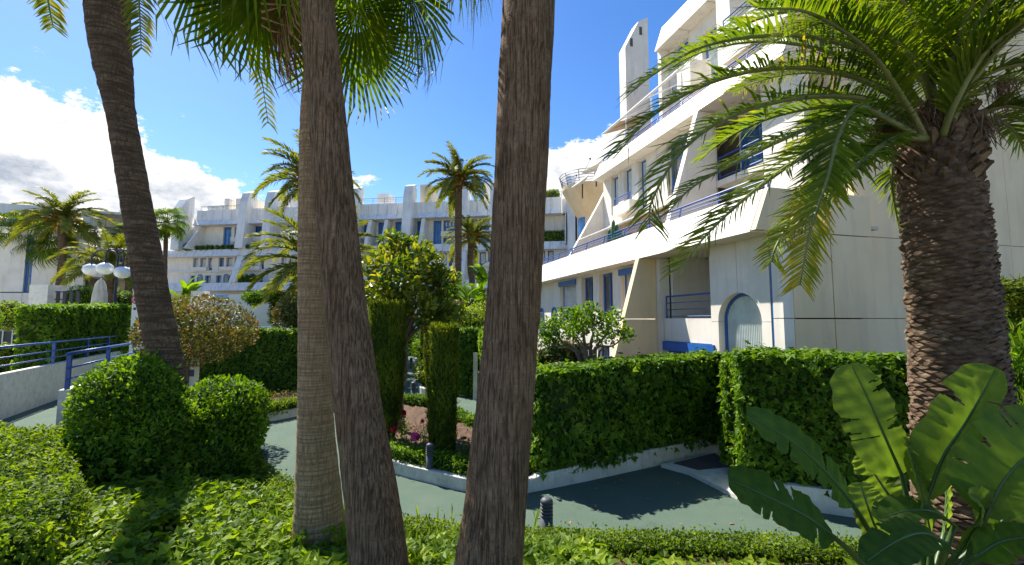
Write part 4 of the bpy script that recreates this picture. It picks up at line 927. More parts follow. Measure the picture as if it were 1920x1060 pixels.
# ================================================================ NEAR PALMS
def fan_palm(name, pts, rad, bark, label, crown_at, seed, leaves_n=26, RL=1.25, pet=1.0, skirt=6, extra=()):
    rng = np.random.default_rng(seed); T = thing(name, pts[0], label, 'palm tree', 'fan palms with tall bare trunks')
    trunk_mesh('trunk', pts, rad, bark, T, seed=seed, grain='h' if bark == 'bark_tan' else 'v')
    c = np.array(crown_at, float); protos = []
    def make(k, az, el, L, Rr, dead=False, twist=0., bend=.9):
        path = arc_path(az, L, el, bend if not dead else .25, 8) ; hub = path[-1]; t = unit(path[-1] - path[-2])
        dirv = unit(t + np.array([0, 0, -.22 if not dead else -1.2])); side = unit(np.cross([0, 0, 1.], dirv)); upv = np.cross(dirv, side)
        ca, sa = math.cos(twist), math.sin(twist); side, upv = side * ca + upv * sa, upv * ca - side * sa
        v, f, a = fan(rng, Rr, 48 if not dead else 26, 1.75 if not dead else .75, rng.uniform(.25, .6))
        v = hub + v[:, :1] * dirv + v[:, 1:2] * side + v[:, 2:] * upv
        z = np.clip(hub[2] - v[:, 2], -9, 9); 
        m = MB(); rachis(m, path + c, .032, .014); fo = m.build('frond', M['rachis_dark' if not dead else 'dead_leaf'], T, True)
        o = np_mesh('fan_blade', v + c, f, M['leaf_fan' if not dead else 'dead_leaf'], fo, var=a)
    for k in range(leaves_n):
        az = k * 2.39996 + rng.uniform(-.2, .2); el = 1.3 - 1.75 * (k / leaves_n) ** .85 + rng.uniform(-.12, .12)
        make(k, az, el, pet * rng.uniform(.85, 1.2), RL * rng.uniform(.85, 1.12), twist=rng.uniform(-.4, .4))
    for k in range(skirt):
        az = 3.0 + k * .75; make(k, az, -1.1, pet * .75, RL * 1.1, True)
    for az, el, L, Rr, tw in extra: make(0, az, el, L, Rr, twist=tw)
    return T
Y3 = 6.6
fan_palm('fan_palm', [P(598, 1035, Y3), P(597, 960, Y3), P(592, 800, Y3), P(588, 640, Y3), P(584, 480, Y3), P(584, 340, Y3), P(586, 210, Y3), P(594, 90, Y3), P(600, -80, Y3), P(604, -170, Y3)],
         [.38, .325, .245, .205, .183, .175, .168, .16, .145, .13], 'bark_tan', 'pale tan fan palm standing behind the dark leaning trunk, brown leaf skirt above', P(604, -150, Y3), 5, 25, 1.75, 1.5, 2)
Y2 = 5.2
fan_palm('fan_palm', [P(722, 1180, Y2), P(712, 1060, Y2), P(692, 900, Y2), P(668, 740, Y2), P(648, 580, Y2), P(632, 420, Y2), P(618, 260, Y2), P(604, 110, Y2), P(592, -40, Y2), P(575, -400, Y2 + .3), P(560, -900, Y2 + .6)],
         [.34, .312, .28, .252, .232, .224, .214, .202, .192, .185, .18], 'bark_dark', 'dark brown fan palm trunk leaning in front of the pale one', P(560, -900, Y2 + .6), 6, 16, 1.3, 1.0, 0)
Y4 = 4.8
fan_palm('fan_palm', [P(903, 1200, Y4), P(916, 1060, Y4), P(928, 960, Y4), P(943, 800, Y4), P(957, 640, Y4), P(968, 480, Y4), P(976, 320, Y4), P(984, 160, Y4), P(992, 0, Y4), P(1010, -400, Y4 + .2), P(1025, -950, Y4 + .4)],
         [.40, .345, .318, .30, .288, .282, .285, .29, .29, .27, .22], 'bark_dark', 'thickest dark fan palm trunk in the middle, leaning slightly right', P(1025, -950, Y4 + .4), 8, 16, 1.3, 1.0, 0)

def date_palm_near():
    rng = np.random.default_rng(21); Y = 5.3
    T = thing('date_palm', P(1815, 1090, Y), 'stout date palm with scaly trunk and arching fronds on the right', 'palm tree')
    tp = [P(1815, 1100, Y), P(1810, 1000, Y), P(1806, 880, Y), P(1797, 760, Y), P(1789, 640, Y), P(1778, 520, Y), P(1766, 400, Y), P(1756, 330, Y), P(1751, 262, Y), P(1749, 208, Y)]
    rd = [.53, .50, .47, .45, .43, .415, .40, .395, .42, .34]
    trunk_mesh('trunk', tp, [r * .93 for r in rd], 'bark_date', T, 36, 90, .02, .0, 4, 'h')
    q = catmull(tp, 120); rr = np.interp(np.linspace(0, 1, 120), np.linspace(0, 1, len(rd)), rd)
    # leaf scars: wedges in a spiral all the way up
    m = MB(); top = []
    seg = np.r_[0, np.cumsum(np.linalg.norm(np.diff(q, axis=0), axis=1))]; H = seg[-1]; z = .25; k = 0
    while z < H * .985:
        i = np.interp(z, seg, np.arange(120)); c = np.array([np.interp(i, np.arange(120), q[:, j]) for j in range(3)]); r = np.interp(i, np.arange(120), rr)
        a = k * 2.39996 * 1.0; f = z / H
        if math.sin(a) < .45:           # the half turned to the garden
            o = np.array([math.cos(a), math.sin(a), 0]); sd = np.array([-math.sin(a), math.cos(a), 0]); w = .115 * rng.uniform(.7, 1.3); h = .04 * rng.uniform(.7, 1.4); pr = .032 * rng.uniform(.4, 1.6)
            boot = f > .835
            if boot: w *= .5; h *= 2.0; pr = .075 * rng.uniform(.3, 1.6)
            b = c + o * r * .93; upz = np.array([0, 0, 1.])
            pts = [b - sd * w - upz * h * .2, b - upz * h, b + sd * w - upz * h * .2, b + upz * h * .7, b + o * pr - sd * w * .6 + upz * h * .55, b + o * pr * 1.1 - upz * h * (.1 if not boot else -.2), b + o * pr + sd * w * .6 + upz * h * .55, b + o * pr * .6 + upz * h * 1.0]
            fs = [(0, 1, 5, 4), (1, 2, 6, 5), (2, 3, 7, 6), (3, 0, 4, 7), (4, 5, 6, 7)]
            if boot: mm = MB(); mm.add(pts, fs); mm.build('leaf_base', M['boot_pale' if rng.uniform() < .3 else 'bark_date'], T)
            else: m.add(pts, fs)
        z += .0027 if f < .82 else .0066; k += 1
    o = m.build('leaf_scars', M['bark_date'], T); o['kind'] = 'stuff'
    cr = P(1752, 215, Y)
    def fr_px(pts, mat='leaf_date', ll=.62, n=104, yellow=0., vee=.3, droop=.35, width=.029, bv=.46, up=(0, -.25, 1)):
        path = catmull([P(*p) for p in pts], 26); mb = MB(); rachis(mb, path, .042, .006); f = mb.build('frond', M['rachis'], T, True)
        fo = Foliage(); fo.add(pinnate(path, ll, n, width, rng, up, vee, droop, .14, bv, .5, yellow)); fo.build('leaflets', M[mat], f)
    # fronds seen against the building, from the crown out to their tips
    fr_px([(1745, 225, 5.3), (1660, 120, 5.1), (1540, 72, 5.0), (1420, 68, 4.9), (1310, 90, 4.9), (1225, 140, 4.9), (1186, 172, 4.9)], ll=.55)
    fr_px([(1740, 235, 5.3), (1650, 165, 5.0), (1540, 130, 4.8), (1420, 132, 4.7), (1310, 165, 4.7), (1215, 225, 4.7), (1155, 292, 4.7)], ll=.6)
    fr_px([(1740, 240, 5.2), (1640, 190, 4.9), (1530, 180, 4.7), (1420, 200, 4.6), (1330, 240, 4.6), (1265, 300, 4.6), (1222, 378, 4.6), (1218, 420, 4.6)], ll=.58)
    fr_px([(1740, 245, 5.2), (1650, 215, 4.8), (1560, 225, 4.6), (1460, 265, 4.5), (1370, 310, 4.5), (1300, 350, 4.5), (1250, 400, 4.5)], ll=.42, n=80)
    fr_px([(1735, 250, 5.2), (1640, 240, 4.9), (1560, 265, 4.7), (1480, 310, 4.6), (1400, 370, 4.6), (1330, 435, 4.6), (1272, 505, 4.6)], 'leaf_date', .50, 100, .25, droop=.25)
    fr_px([(1730, 255, 5.2), (1650, 270, 4.9), (1590, 310, 4.8), (1530, 360, 4.7), (1480, 420, 4.7), (1452, 470, 4.7), (1448, 492, 4.7)], ll=.42, n=84, yellow=.15)
    fr_px([(1728, 260, 5.1), (1665, 225, 4.6), (1610, 200, 4.4), (1575, 250, 4.3), (1550, 340, 4.3), (1520, 430, 4.3), (1500, 535, 4.3)], 'leaf_date', .45, 110, .75, droop=.2, bv=.36)
    fr_px([(1735, 260, 5.0), (1680, 260, 4.7), (1620, 300, 4.5), (1555, 365, 4.45), (1500, 415, 4.45), (1462, 450, 4.45)], ll=.4, n=80)
    fr_px([(1730, 260, 5.5), (1685, 290, 5.8), (1672, 340, 5.9), (1680, 400, 5.9), (1695, 465, 5.9)], ll=.34, n=60, bv=.55)
    fr_px([(1735, 235, 5.4), (1640, 60, 5.6), (1540, 20, 5.8), (1440, 30, 5.9), (1340, 75, 6.0), (1270, 130, 6.0)], ll=.6, bv=.5)
    fr_px([(1800, 240, 5.2), (1860, 205, 5.0), (1905, 200, 4.9), (1960, 225, 4.8), (2010, 300, 4.8)], ll=.5)
    fr_px([(1800, 250, 5.4), (1850, 225, 5.6), (1890, 235, 5.8), (1915, 270, 5.9), (1935, 340, 5.9)], ll=.45, bv=.5)
    fr_px([(1765, 210, 5.2), (1830, 90, 4.9), (1910, 40, 4.7), (2010, 30, 4.6), (2120, 70, 4.6)], ll=.62)
    fr_px([(1770, 205, 5.3), (1850, 140, 5.1), (1930, 120, 5.0), (2020, 140, 5.0), (2110, 190, 5.0)], ll=.6)
    fr_px([(1755, 205, 5.2), (1735, 90, 4.8), (1690, 0, 4.5), (1620, -60, 4.3), (1520, -90, 4.2)], ll=.62)
    fr_px([(1755, 205, 5.2), (1720, 120, 4.8), (1650, 60, 4.5), (1560, 40, 4.3), (1470, 70, 4.2)], ll=.55)
    fr_px([(1760, 205, 5.4), (1770, 60, 5.5), (1790, -60, 5.6), (1830, -170, 5.6), (1900, -260, 5.5)], ll=.62)
    fr_px([(1752, 205, 5.4), (1700, 70, 5.8), (1640, -40, 6.1), (1560, -110, 6.3), (1470, -140, 6.5)], ll=.6, bv=.5)
    fr_px([(1760, 205, 5.2), (1790, 90, 4.8), (1830, 0, 4.5), (1890, -60, 4.3), (1980, -90, 4.2)], ll=.6)
    fr_px([(1758, 210, 5.5), (1850, 80, 6.0), (1930, 0, 6.3), (2020, -40, 6.5)], ll=.6, bv=.5)
    for a, b, c_ in ((1700, 1630, 1520), (1790, 1850, 1950), (1810, 1890, 1990)):
        y1 = rng.uniform(110, 150); fr_px([(1752 + (a - 1752) * .4, 255, 4.98), (a, y1 + 50, 4.75), (b, y1 - 50, 4.45), (c_, y1 - 120, 4.1), (c_ + (c_ - b) * .9, y1 - 130, 3.9)], ll=.55, bv=.45)
    for k in range(15):                 # the rest of the crown, mostly overhead and behind
        az = k * 2.39996 + .3; el = 1.35 - .95 * k / 15 + rng.uniform(-.1, .1); path = arc_path(az, rng.uniform(2.7, 3.5), el, rng.uniform(.9, 1.5), 18, rng.uniform(-.25, .25))
        if -2.9 < math.atan2(math.sin(az), math.cos(az)) < -.2 and el < .85: continue
        mb = MB(); rachis(mb, path + cr, .04, .006); f = mb.build('frond', M['rachis'], T, True); fo = Foliage(); fo.add(pinnate(path + cr, .58, 80, .032, rng, (0, 0, 1), .35, .4, .14, .46, .5)); fo.build('leaflets', M['leaf_date'], f)
    # hanging dry fibre and old fruit stalks
    for px, py, s in ((1648, 250, 1.0), (1662, 225, .8), (1700, 215, .7), (1750, 190, .7), (1800, 195, .7), (1845, 225, 1.0), (1880, 160, .8)):
        c = P(px, py, 4.95); v = []; n = 150; p = c + rng.normal(size=(n, 3)) * [.06, .06, .05]; nr = rng.normal(size=(n, 3))
        fo = Foliage(); fo.add(leaves(p, nr, np.array([0, 0, -1.]) + rng.normal(size=(n, 3)) * .22, .34 * s * rng.uniform(.5, 1.2, n), (T_SPRIG[0] * [.22, 1, 1], T_SPRIG[1]), rng)); fo.build('hanging_fibre', M['fibre'], T)
date_palm_near()

def leaning_date():
    rng = np.random.default_rng(31); Y = 10.
    T = thing('leaning_date_palm', P(330, 900, Y), 'dark crooked date palm leaning left between the rounded bushes', 'palm tree')
    tp = [P(332, 910, Y), P(330, 840, Y), P(322, 740, Y), P(308, 660, Y), P(288, 560, Y), P(268, 450, Y), P(250, 350, Y), P(231, 240, Y), P(222, 190, Y), P(213, 130, Y), P(204, 60, Y), P(201, -20, Y), P(196, -150, Y), P(192, -200, Y)]
    rd = [.38, .33, .32, .31, .31, .30, .285, .27, .29, .355, .40, .44, .46, .3]
    trunk_mesh('trunk', tp, rd, 'bark_ring', T, 48, 230, .012, .025, 9, 'h'); cr = P(194, -190, Y)
    def fr_px(pts):
        path = catmull([P(*p) for p in pts], 20); mb = MB(); rachis(mb, path, .05, .008); f = mb.build('frond', M['rachis'], T, True)
        fo = Foliage(); fo.add(pinnate(path, .62, 70, .06, rng, (0, -.2, 1), .2, .35, .1, .4, .5, .1)); fo.build('leaflets', M['leaf_datefar'], f)
    fr_px([(194, -190, 10), (150, -230, 9.6), (100, -170, 9.3), (85, -70, 9.2), (90, 0, 9.2), (100, 52, 9.2)])
    fr_px([(194, -190, 10), (225, -210, 9.4), (248, -140, 9.1), (258, -40, 9.), (262, 30, 9.), (265, 92, 9.)])
    fr_px([(194, -190, 10), (290, -270, 10), (390, -210, 10), (450, -60, 10), (480, 80, 10), (503, 232, 10)])
    fr_px([(194, -190, 10), (270, -240, 10.4), (340, -170, 10.6), (375, -60, 10.7), (388, 60, 10.7)])
    for k in range(20):
        az = k * 2.39996; path = arc_path(az, rng.uniform(3, 3.8), 1.35 - .9 * k / 20, rng.uniform(.8, 1.2), 16)
        mb = MB(); rachis(mb, path + cr, .05, .008); f = mb.build('frond', M['rachis'], T, True); fo = Foliage(); fo.add(pinnate(path + cr, .62, 56, .06, rng, (0, 0, 1), .3, .4, .12, .4, .5)); fo.build('leaflets', M['leaf_datefar'], f)
leaning_date()

# ================================================================ FAR PALMS (fronds share a few meshes)
def frond_protos(kind):
    out = []
    for j in range(5):
        rng = np.random.default_rng(50 + j)
        if kind == 'date':
            path = arc_path(0, 1., [1.2, .95, .6, .2, -.25][j], [1.05, 1.35, 1.45, 1.3, .85][j], 14, rng.uniform(-.2, .2)); fo = Foliage(); fo.add(pinnate(path, .19, 46, .026, rng, (0, 0, 1), .25, .45, .08, .42, .45, .12))
            mb = MB(); rachis(mb, path, .014, .003, 4); v = np.array(mb.v); f = np.array([list(a) if len(a) == 4 else list(a[:4]) for a in mb.f]); fo.add((v, f, np.full(len(f), .75)))
        else:
            path = arc_path(0, .5, [1.2, .8, .4, 0, -.5][j], .4, 8); t = unit(path[-1] - path[-2]); dv = unit(t + [0, 0, -.3]); sd = unit(np.cross([0, 0, 1.], dv)); uv = np.cross(dv, sd); v, f, a = fan(rng, .55, 26, 1.9, .8)
            fo = Foliage(); fo.add((path[-1] + v[:, :1] * dv + v[:, 1:2] * sd + v[:, 2:] * uv, f, a)); mb = MB(); rachis(mb, path, .016, .008, 4); q = np.array([list(x) if len(x) == 4 else list(x[:4]) for x in mb.f]); fo.add((np.array(mb.v), q, np.full(len(q), .5)))
        me_o = fo.build('frond_shape', M['leaf_datefar' if kind == 'date' else 'leaf_fan'], None, True); me = me_o.data; bpy.data.objects.remove(me_o); out.append(me)
    return out
PD, PF = frond_protos('date'), frond_protos('fan')
FRUIT = None
def far_palm(kind, cx, cy, base, Y, rad_px, tr_px, label, n=30, seed=1, fruit=False, low=1.0, group='palms standing in the background', bend=0, els=None):
    rng = np.random.default_rng(seed); c = P(cx, cy, Y); L = rad_px / F * Y * (1.12 if kind == 'date' else 1.05); b = P(base[0], base[1], Y); gz = 0. if Y < 20 else (0.0)
    g = np.array([b[0] + (b[0] - c[0]) * .15, b[1], gz]); T = thing('background_date_palm' if kind == 'date' else 'background_fan_palm', g, label, 'palm tree', group); r = tr_px / F * Y / 2
    mid = (b + c) / 2 + np.array([bend, 0, 0]); trunk_mesh('trunk', [g, b, mid, c + [0, 0, L * .05]], [r * 1.15, r * 1.05, r, r * 1.05] if kind == 'date' else [r * 1.3, r, r * .9, r * .9], 'bark_ring', T, 14, 60, .03, .05, seed, 'h')
    ms = PD if kind == 'date' else PF
    for k in range(n):
        j = min(4, int(k / n * 5)); o = link_mesh('frond', ms[j], T); o.location = tuple(c - g); s = L * rng.uniform(.86, 1.1); o.scale = (s, s, s); o.rotation_euler = (rng.uniform(-.12, .12), rng.uniform(-.12, .12), k * 2.39996 + rng.uniform(-.3, .3))
    if kind == 'date':
        m = MB(); m.lathe([(r * 1.1, -L * .1), (r * 1.7, L * .0), (r * 1.2, L * .12)], c, 12); m.build('crown_boss', M['boot_pale'], T)
    if fruit:
        fo = Foliage(); p = c + rng.normal(size=(260, 3)) * [L * .16, L * .16, L * .08] + [0, 0, L * .06]; nr = rng.normal(size=(260, 3)); fo.add(leaves(p, nr, rng.normal(size=(260, 3)) - [0, 0, .8], L * .10 * rng.uniform(.5, 1.2, 260), (T_SPRIG[0] * [1.5, 1, 1], T_SPRIG[1]), rng)); fo.build('fruit_stalks', M['fruit_orange'], T)
    if kind == 'fan':
        fo = Foliage(); n2 = 160; a = rng.uniform(0, 6.28, n2); p = c + np.column_stack([np.cos(a) * r * 1.3, np.sin(a) * r * 1.3, rng.uniform(-.25, .05, n2) * L]); nr = np.column_stack([np.cos(a), np.sin(a), np.zeros(n2)]); fo.add(leaves(p, nr, np.array([0, 0, -1.]) + nr * .5, L * .36 * rng.uniform(.6, 1.2, n2), (T_SPRIG[0] * [.8, 1, 1], T_SPRIG[1]), rng)); fo.build('dead_skirt', M['dead_leaf'], T)
    return T
far_palm('date', 115, 415, (108, 565), 42, 74, 12, 'full date palm with orange fruit stalks left of the lamp post', 36, 1, True, bend=.25)
far_palm('fan', 14, 428, (15, 560), 44, 52, 9, 'fan palm cut by the left picture edge', 26, 2)
far_palm('fan', 100, 452, (84, 545), 45, 62, 8, 'slanting fan palm behind the fruiting date palm', 26, 3)
far_palm('fan', 244, 444, (240, 560), 46, 36, 11, 'fan palm just left of the crooked leaning trunk', 22, 4)
far_palm('fan', 312, 418, (308, 540), 52, 42, 8, 'fan palm before the terraced block, right of the leaning trunk', 26, 5)
far_palm('date', 205, 500, (206, 575), 36, 78, 14, 'short bushy palm behind the globe lamp', 30, 6)
far_palm('date', 583, 342, (585, 600), 45, 92, 15, 'tall fruiting date palm mostly hidden by the pale fan palm trunk', 34, 7, True)
far_palm('date', 596, 502, (598, 600), 28, 128, 26, 'low yellow-green date palm with arching fronds behind the pale trunk', 44, 8)
far_palm('date', 860, 342, (858, 560), 46, 72, 13, 'tall date palm with orange stalks before the terraced block', 44, 9, True)
far_palm('date', 884, 448, (886, 545), 49, 56, 11, 'smaller date palm right of the tall one before the terraced block', 36, 10, True, bend=-.2)

ORD = ['first', 'second', 'third', 'fourth', 'fifth', 'sixth', 'seventh', 'eighth', 'ninth', 'tenth', 'eleventh', 'twelfth', 'thirteenth', 'fourteenth', 'fifteenth']

# ================================================================ HEDGES
hedge('ivy_hedge', [(.35, 10.15), (1.6, 10.78), (3.5, 11.85), (5.6, 13.0)], 1.0, .30, [2.45, 2.5, 2.5, 2.6], 330, .125, 'leaf_ivy', 'long shaded ivy hedge above the low white wall behind the path', seed=2, bulge=.08)
hedge('ivy_hedge', [(4.75, 9.75), (6.2, 9.05), (8.8, 7.9)], 1.1, .34, [2.82, 2.85, 2.75], 330, .125, 'leaf_ivy', 'corner ivy hedge with sunlit end, left of the stout date palm trunk', seed=3, bulge=.08)
hedge('ivy_hedge', [(5.2, 10.2), (5.9, 11.6), (6.3, 12.6)], 1.0, .34, 2.62, 260, .125, 'leaf_ivy', 'ivy hedge set back behind the entrance step', seed=4)
hedge('ivy_hedge', [(-.9, 20.0), (-.35, 15.5), (.25, 11.3)], .9, .25, [3.2, 3.0, 2.5], 230, .14, 'leaf_shrub', 'sunlit ivy hedge with slim white gate post behind the narrow cypress', seed=5)
hedge('ivy_hedge', [(-2.5, 21.4), (-1.0, 20.9)], .6, .1, 3.1, 230, .14, 'leaf_ivy', 'short ivy hedge left of the slim white gate post', seed=6)
hedge('ivy_hedge', [(-14.8, 20.9), (-10, 21.2), (-6.9, 21.3)], 1.0, .1, 3.05, 230, .15, 'leaf_ivy', 'long dark ivy hedge beyond the flower bed', seed=7, faces='LRTE')
hedge('ivy_hedge', [(-21.2, 20.3), (-22.9, 23.6), (-25.2, 29.3)], 1.2, 1.15, [4.1, 4.25, 4.45], 170, .18, 'leaf_shrub', 'clipped ivy hedge behind the blue ramp railing', seed=8)
hedge('terrace_hedge', [(-30, 22.), (-22.6, 20.6)], .9, 1.15, 2.35, 170, .16, 'leaf_bright', 'low bright hedge at the left edge beyond the railing', seed=9)
# box edging along the paths
EB = [(-6.15, 10.6), (-5.45, 9.9), (-4.75, 9.25), (-3.95, 8.65), (-2.85, 7.85), (-1.7, 7.5)]
hedge('box_edging', EB, .42, .05, [.58, .52, .44, .38, .34, .32], 1500, .052, 'leaf_box', 'low box edging from the second bush to the pale palm trunk', T_SMALL, 'r', 10, .03, .8, rnd=.06)
hedge('box_edging', [(-1.7, 7.46), (.3, 7.1), (2.75, 6.94), (5.0, 6.7), (7.2, 6.4)], .5, .05, .32, 1500, .052, 'leaf_box', 'low box edging along the path in front of the ribbed bollard', T_SMALL, 'r', 11, .03, .8, rnd=.06)
hedge('box_edging', [(-3.05, 11.3), (-2.55, 10.9), (-1.78, 10.5), (-.9, 9.92), (-.4, 9.8), (0, 10.2)], .42, .18, .56, 1100, .06, 'leaf_shrub', 'low green edging inside the front of the rose bed kerb', T_OVAL, 'r', 12, .05, .8, rnd=.06)
hedge('box_edging', [(-3.0, 17.5), (-4.4, 18.1), (-5.3, 17.6)], .45, .18, .62, 700, .07, 'leaf_ivy', 'low dark edging at the back of the rose bed', T_OVAL, 'r', 13, .05, .8)
hedge('box_edging', [(.0, 12.0), (-1.0, 14.1), (-2.2, 15.8)], .45, .18, .56, 700, .07, 'leaf_shrub', 'loose edging on the far right side of the rose bed', T_OVAL, 'r', 14, .06, .8)
hedge('box_edging', [(-10.5, 15.3), (-9.35, 15.6), (-8.5, 16.1), (-7.95, 17.1), (-7.3, 17.9), (-7.0, 19.2)], .5, .2, .62, 600, .075, 'leaf_box', 'low edging on the curved kerb before the long dark hedge', T_SMALL, 'r', 15, .04, .8, rnd=.06)
hedge('clipped_hedge', [(-13.6, 11.3), (-10.6, 9.7), (-8.35, 9.75)], 1.0, .1, [1.12, 1.1, 1.05], 900, .07, 'leaf_box', 'clipped box hedge at the left edge in front of the ramp', T_SMALL, 'r', 16, .06, .8, rnd=.15)
hedge('clipped_hedge', [(-9.0, 8.6), (-7.6, 7.2), (-6.3, 6.0), (-5.6, 4.9)], 1.3, .1, [1.4, 1.32, 1.25, 1.2], 900, .07, 'leaf_box', 'lower clipped hedge in the shaded lower left corner', T_SMALL, 'r', 17, .09, .8, rnd=.2)

# ================================================================ SHRUBS
def lob(px, py, Y, rx, ry, rz): return (P(px, py, Y), (rx, ry, rz))
shrub('rounded_bush', [(P(250, 800, 9.2), (1.0, 1.0, 1.40)), (P(226, 865, 8.9), (1.0, .95, 1.15)), (P(290, 850, 9.0), (.8, .85, 1.2)), (P(170, 880, 8.9), (.55, .6, .7))], 820, .095, 'leaf_shrub', 'large dome-shaped bush with a palm trunk shadow across it', T_OVAL, 'out', 20, .8, zmin=.12, core=.84, lumpy=.10, shell=.25)
shrub('rounded_bush', [(P(418, 765, 10.2), (.85, .85, .66)), (P(395, 810, 9.9), (.95, .9, .85)), (P(385, 865, 9.5), (.9, .85, .75)), (P(445, 800, 10.2), (.5, .6, .6))], 600, .10, 'leaf_shrub', 'second loose bush right of the crooked palm trunk', T_OVAL, 'out', 21, .8, zmin=.12, core=.8, lumpy=.12)
tb = G(345, 735, 0.1)
shrub('topiary_dome', [(P(366, 622, 13.6), (1.55, 1.45, 1.0))], 260, .12, 'leaf_red', 'reddish mushroom-clipped topiary tree behind the crooked palm', T_OVAL, 'out', 22, .8, cat='tree', core=None, shell=.55, lumpy=.08, base_z=0., zmin=P(366, 700, 13.6)[2],
      stems=[([(P(346, 740, 13.6)[0], 13.6, 0.), P(348, 700, 13.6), P(352, 672, 13.6)], .13, .10)] + [([P(352, 675, 13.6), P(352 + (a - 352) * .5, 660, 13.6 + dy * .5), P(a, b, 13.6 + dy)], .055, .02) for a, b, dy in ((300, 620, .3), (325, 600, -.6), (360, 590, .4), (395, 600, -.5), (430, 625, .2), (410, 640, .8), (310, 640, -.7), (375, 620, -.9))])
shrub('topiary_dome', [(P(560, 588, 24), (1.25, 1.2, 1.2))], 150, .15, 'leaf_red', 'reddish rounded shrub left of the pale palm trunk', T_OVAL, 'out', 23, .8, core=.7, base_z=0, stems=[([(P(560, 588, 24)[0], 24, 0), P(560, 640, 24), P(560, 600, 24)], .1, .07)])
shrub('flat_topiary', [(P(497, 556, 26), (1.25, .7, .34)), (P(478, 560, 26), (.5, .5, .36)), (P(514, 585, 26), (.26, .26, .9))], 260, .11, 'leaf_ivy', 'flat-topped topiary on a leafy stem above the long hedge', T_OVAL, 'out', 24, .8, core=.8, base_z=0, stems=[([(P(514, 560, 26)[0], 26, 0), P(514, 620, 26), P(514, 575, 26)], .1, .08)])
# magnolia with twisting limbs
def magnolia():
    Y = 13.6; rng = np.random.default_rng(25); b = P(752, 802, Y); b[2] = .2
    fork = P(757, 640, Y); st = [([b, P(748, 740, Y), P(758, 690, Y), fork], .14, .11), ([fork, P(762, 590, Y), P(766, 520, Y + .1)], .10, .04)]
    L = []
    for px, py, dy, r in ((735, 490, 0, .55), (770, 470, .5, .55), (800, 490, -.3, .5), (705, 510, .3, .48), (722, 545, -.5, .5), (760, 520, -.8, .6), (800, 530, .6, .55), (832, 520, .1, .45), (700, 560, .5, .42), (745, 575, .5, .5), (790, 575, -.5, .5), (826, 570, .4, .45), (845, 590, -.2, .4), (812, 605, -.1, .38), (735, 455, .4, .35), (780, 505, 1.1, .6)):
        c = P(px, py, Y + dy); L.append((c, (r, r, r * .82))); st.append(([fork + (c - fork) * .05, fork * .6 + c * .4 + [0, 0, .12], c], .05, .015))
    shrub('magnolia_tree', L, 95, .215, 'leaf_magnolia', 'glossy yellow-green magnolia tree behind the wide cypress column', T_OVAL, 'out', 25, .75, st, 'tree', core=None, shell=.75, lumpy=.2, base_z=.2)
magnolia()
# cypress columns: thousands of upright sprigs round a tapered core
def cypress(c, prof, label, seed, dens=1500):
    rng = np.random.default_rng(seed); T = thing('cypress_column', c, label, 'cypress tree', 'clipped cypress columns'); z = np.array([p[1] for p in prof]); r = np.array([p[0] for p in prof]); H = z[-1]; c = np.array(c)
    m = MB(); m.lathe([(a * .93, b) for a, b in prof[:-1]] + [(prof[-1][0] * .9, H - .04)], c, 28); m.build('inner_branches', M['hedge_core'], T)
    n = int(2 * math.pi * r.mean() * H * dens); zz = rng.uniform(0, H, n); a = rng.uniform(0, 6.28, n); rr = np.interp(zz, z, r); nr = np.column_stack([np.cos(a), np.sin(a), np.zeros(n)]); p = c + np.column_stack([nr[:, 0] * rr, nr[:, 1] * rr, zz]); p += nr * (.03 * lump(p * [1, 1, .4], 9) + rng.uniform(-.06, .02, n))[:, None]
    fo = Foliage(); big = (T_SPRIG[0] * [1.6, 1, 1], T_SPRIG[1]); tone = np.clip(.4 + .35 * lump(p * [1, 1, .35], 12) + rng.normal(size=n) * .15, 0, 1)
    fo.add(leaves(p, nr + rng.normal(size=(n, 3)) * .45, np.array([0, 0, 1.]) + rng.normal(size=(n, 3)) * .22 + nr * .15, .105 * rng.uniform(.6, 1.3, n), big, rng, tone))
    n = int(math.pi * r[-1] ** 2 * dens * 1.2); q = r[-1] * np.sqrt(rng.uniform(0, 1, n)); a = rng.uniform(0, 6.28, n); p = c + np.column_stack([q * np.cos(a), q * np.sin(a), np.full(n, H - .05)]); fo.add(leaves(p, rng.normal(size=(n, 3)) + [0, 0, .3], np.array([0, 0, 1.]) + rng.normal(size=(n, 3)) * .5, .07 * rng.uniform(.5, 1.2, n), big, rng, np.clip(rng.normal(size=n) * .15 + .75, 0, 1)))
    fo.build('foliage', M['leaf_cypress'], T)
    m = MB(); m.tube([c - [0, 0, .1], c + [0, 0, .3]], .07, 8); m.build('trunk', M['wood'], T)
b = G(829, 863, .2); zt = P(829, 612, b[1])[2] - .2
cypress(b, [(.24, 0), (.29, .3), (.325, zt * .35), (.335, zt * .7), (.33, zt)], 'narrow clipped cypress column in front, right of the roses', 40)
b = G(722, 832, .2); zt = P(722, 567, b[1])[2] - .2
cypress(b, [(.22, 0), (.33, .5), (.43, zt * .35), (.475, zt * .7), (.48, zt)], 'wide clipped cypress column left of the roses', 41)
b = (P(818, 640, 17.5)[0], 17.5, .2); zt = P(818, 588, 17.5)[2] - .2; cypress(b, [(.3, 0), (.45, zt * .5), (.46, zt)], 'cypress column seen above the narrow front one', 42, 700)
b = (P(796, 640, 23.5)[0], 23.5, .2); zt = P(796, 590, 23.5)[2] - .2; cypress(b, [(.16, 0), (.22, zt * .5), (.24, zt)], 'thin far cypress column right of the magnolia trunk', 43, 700)

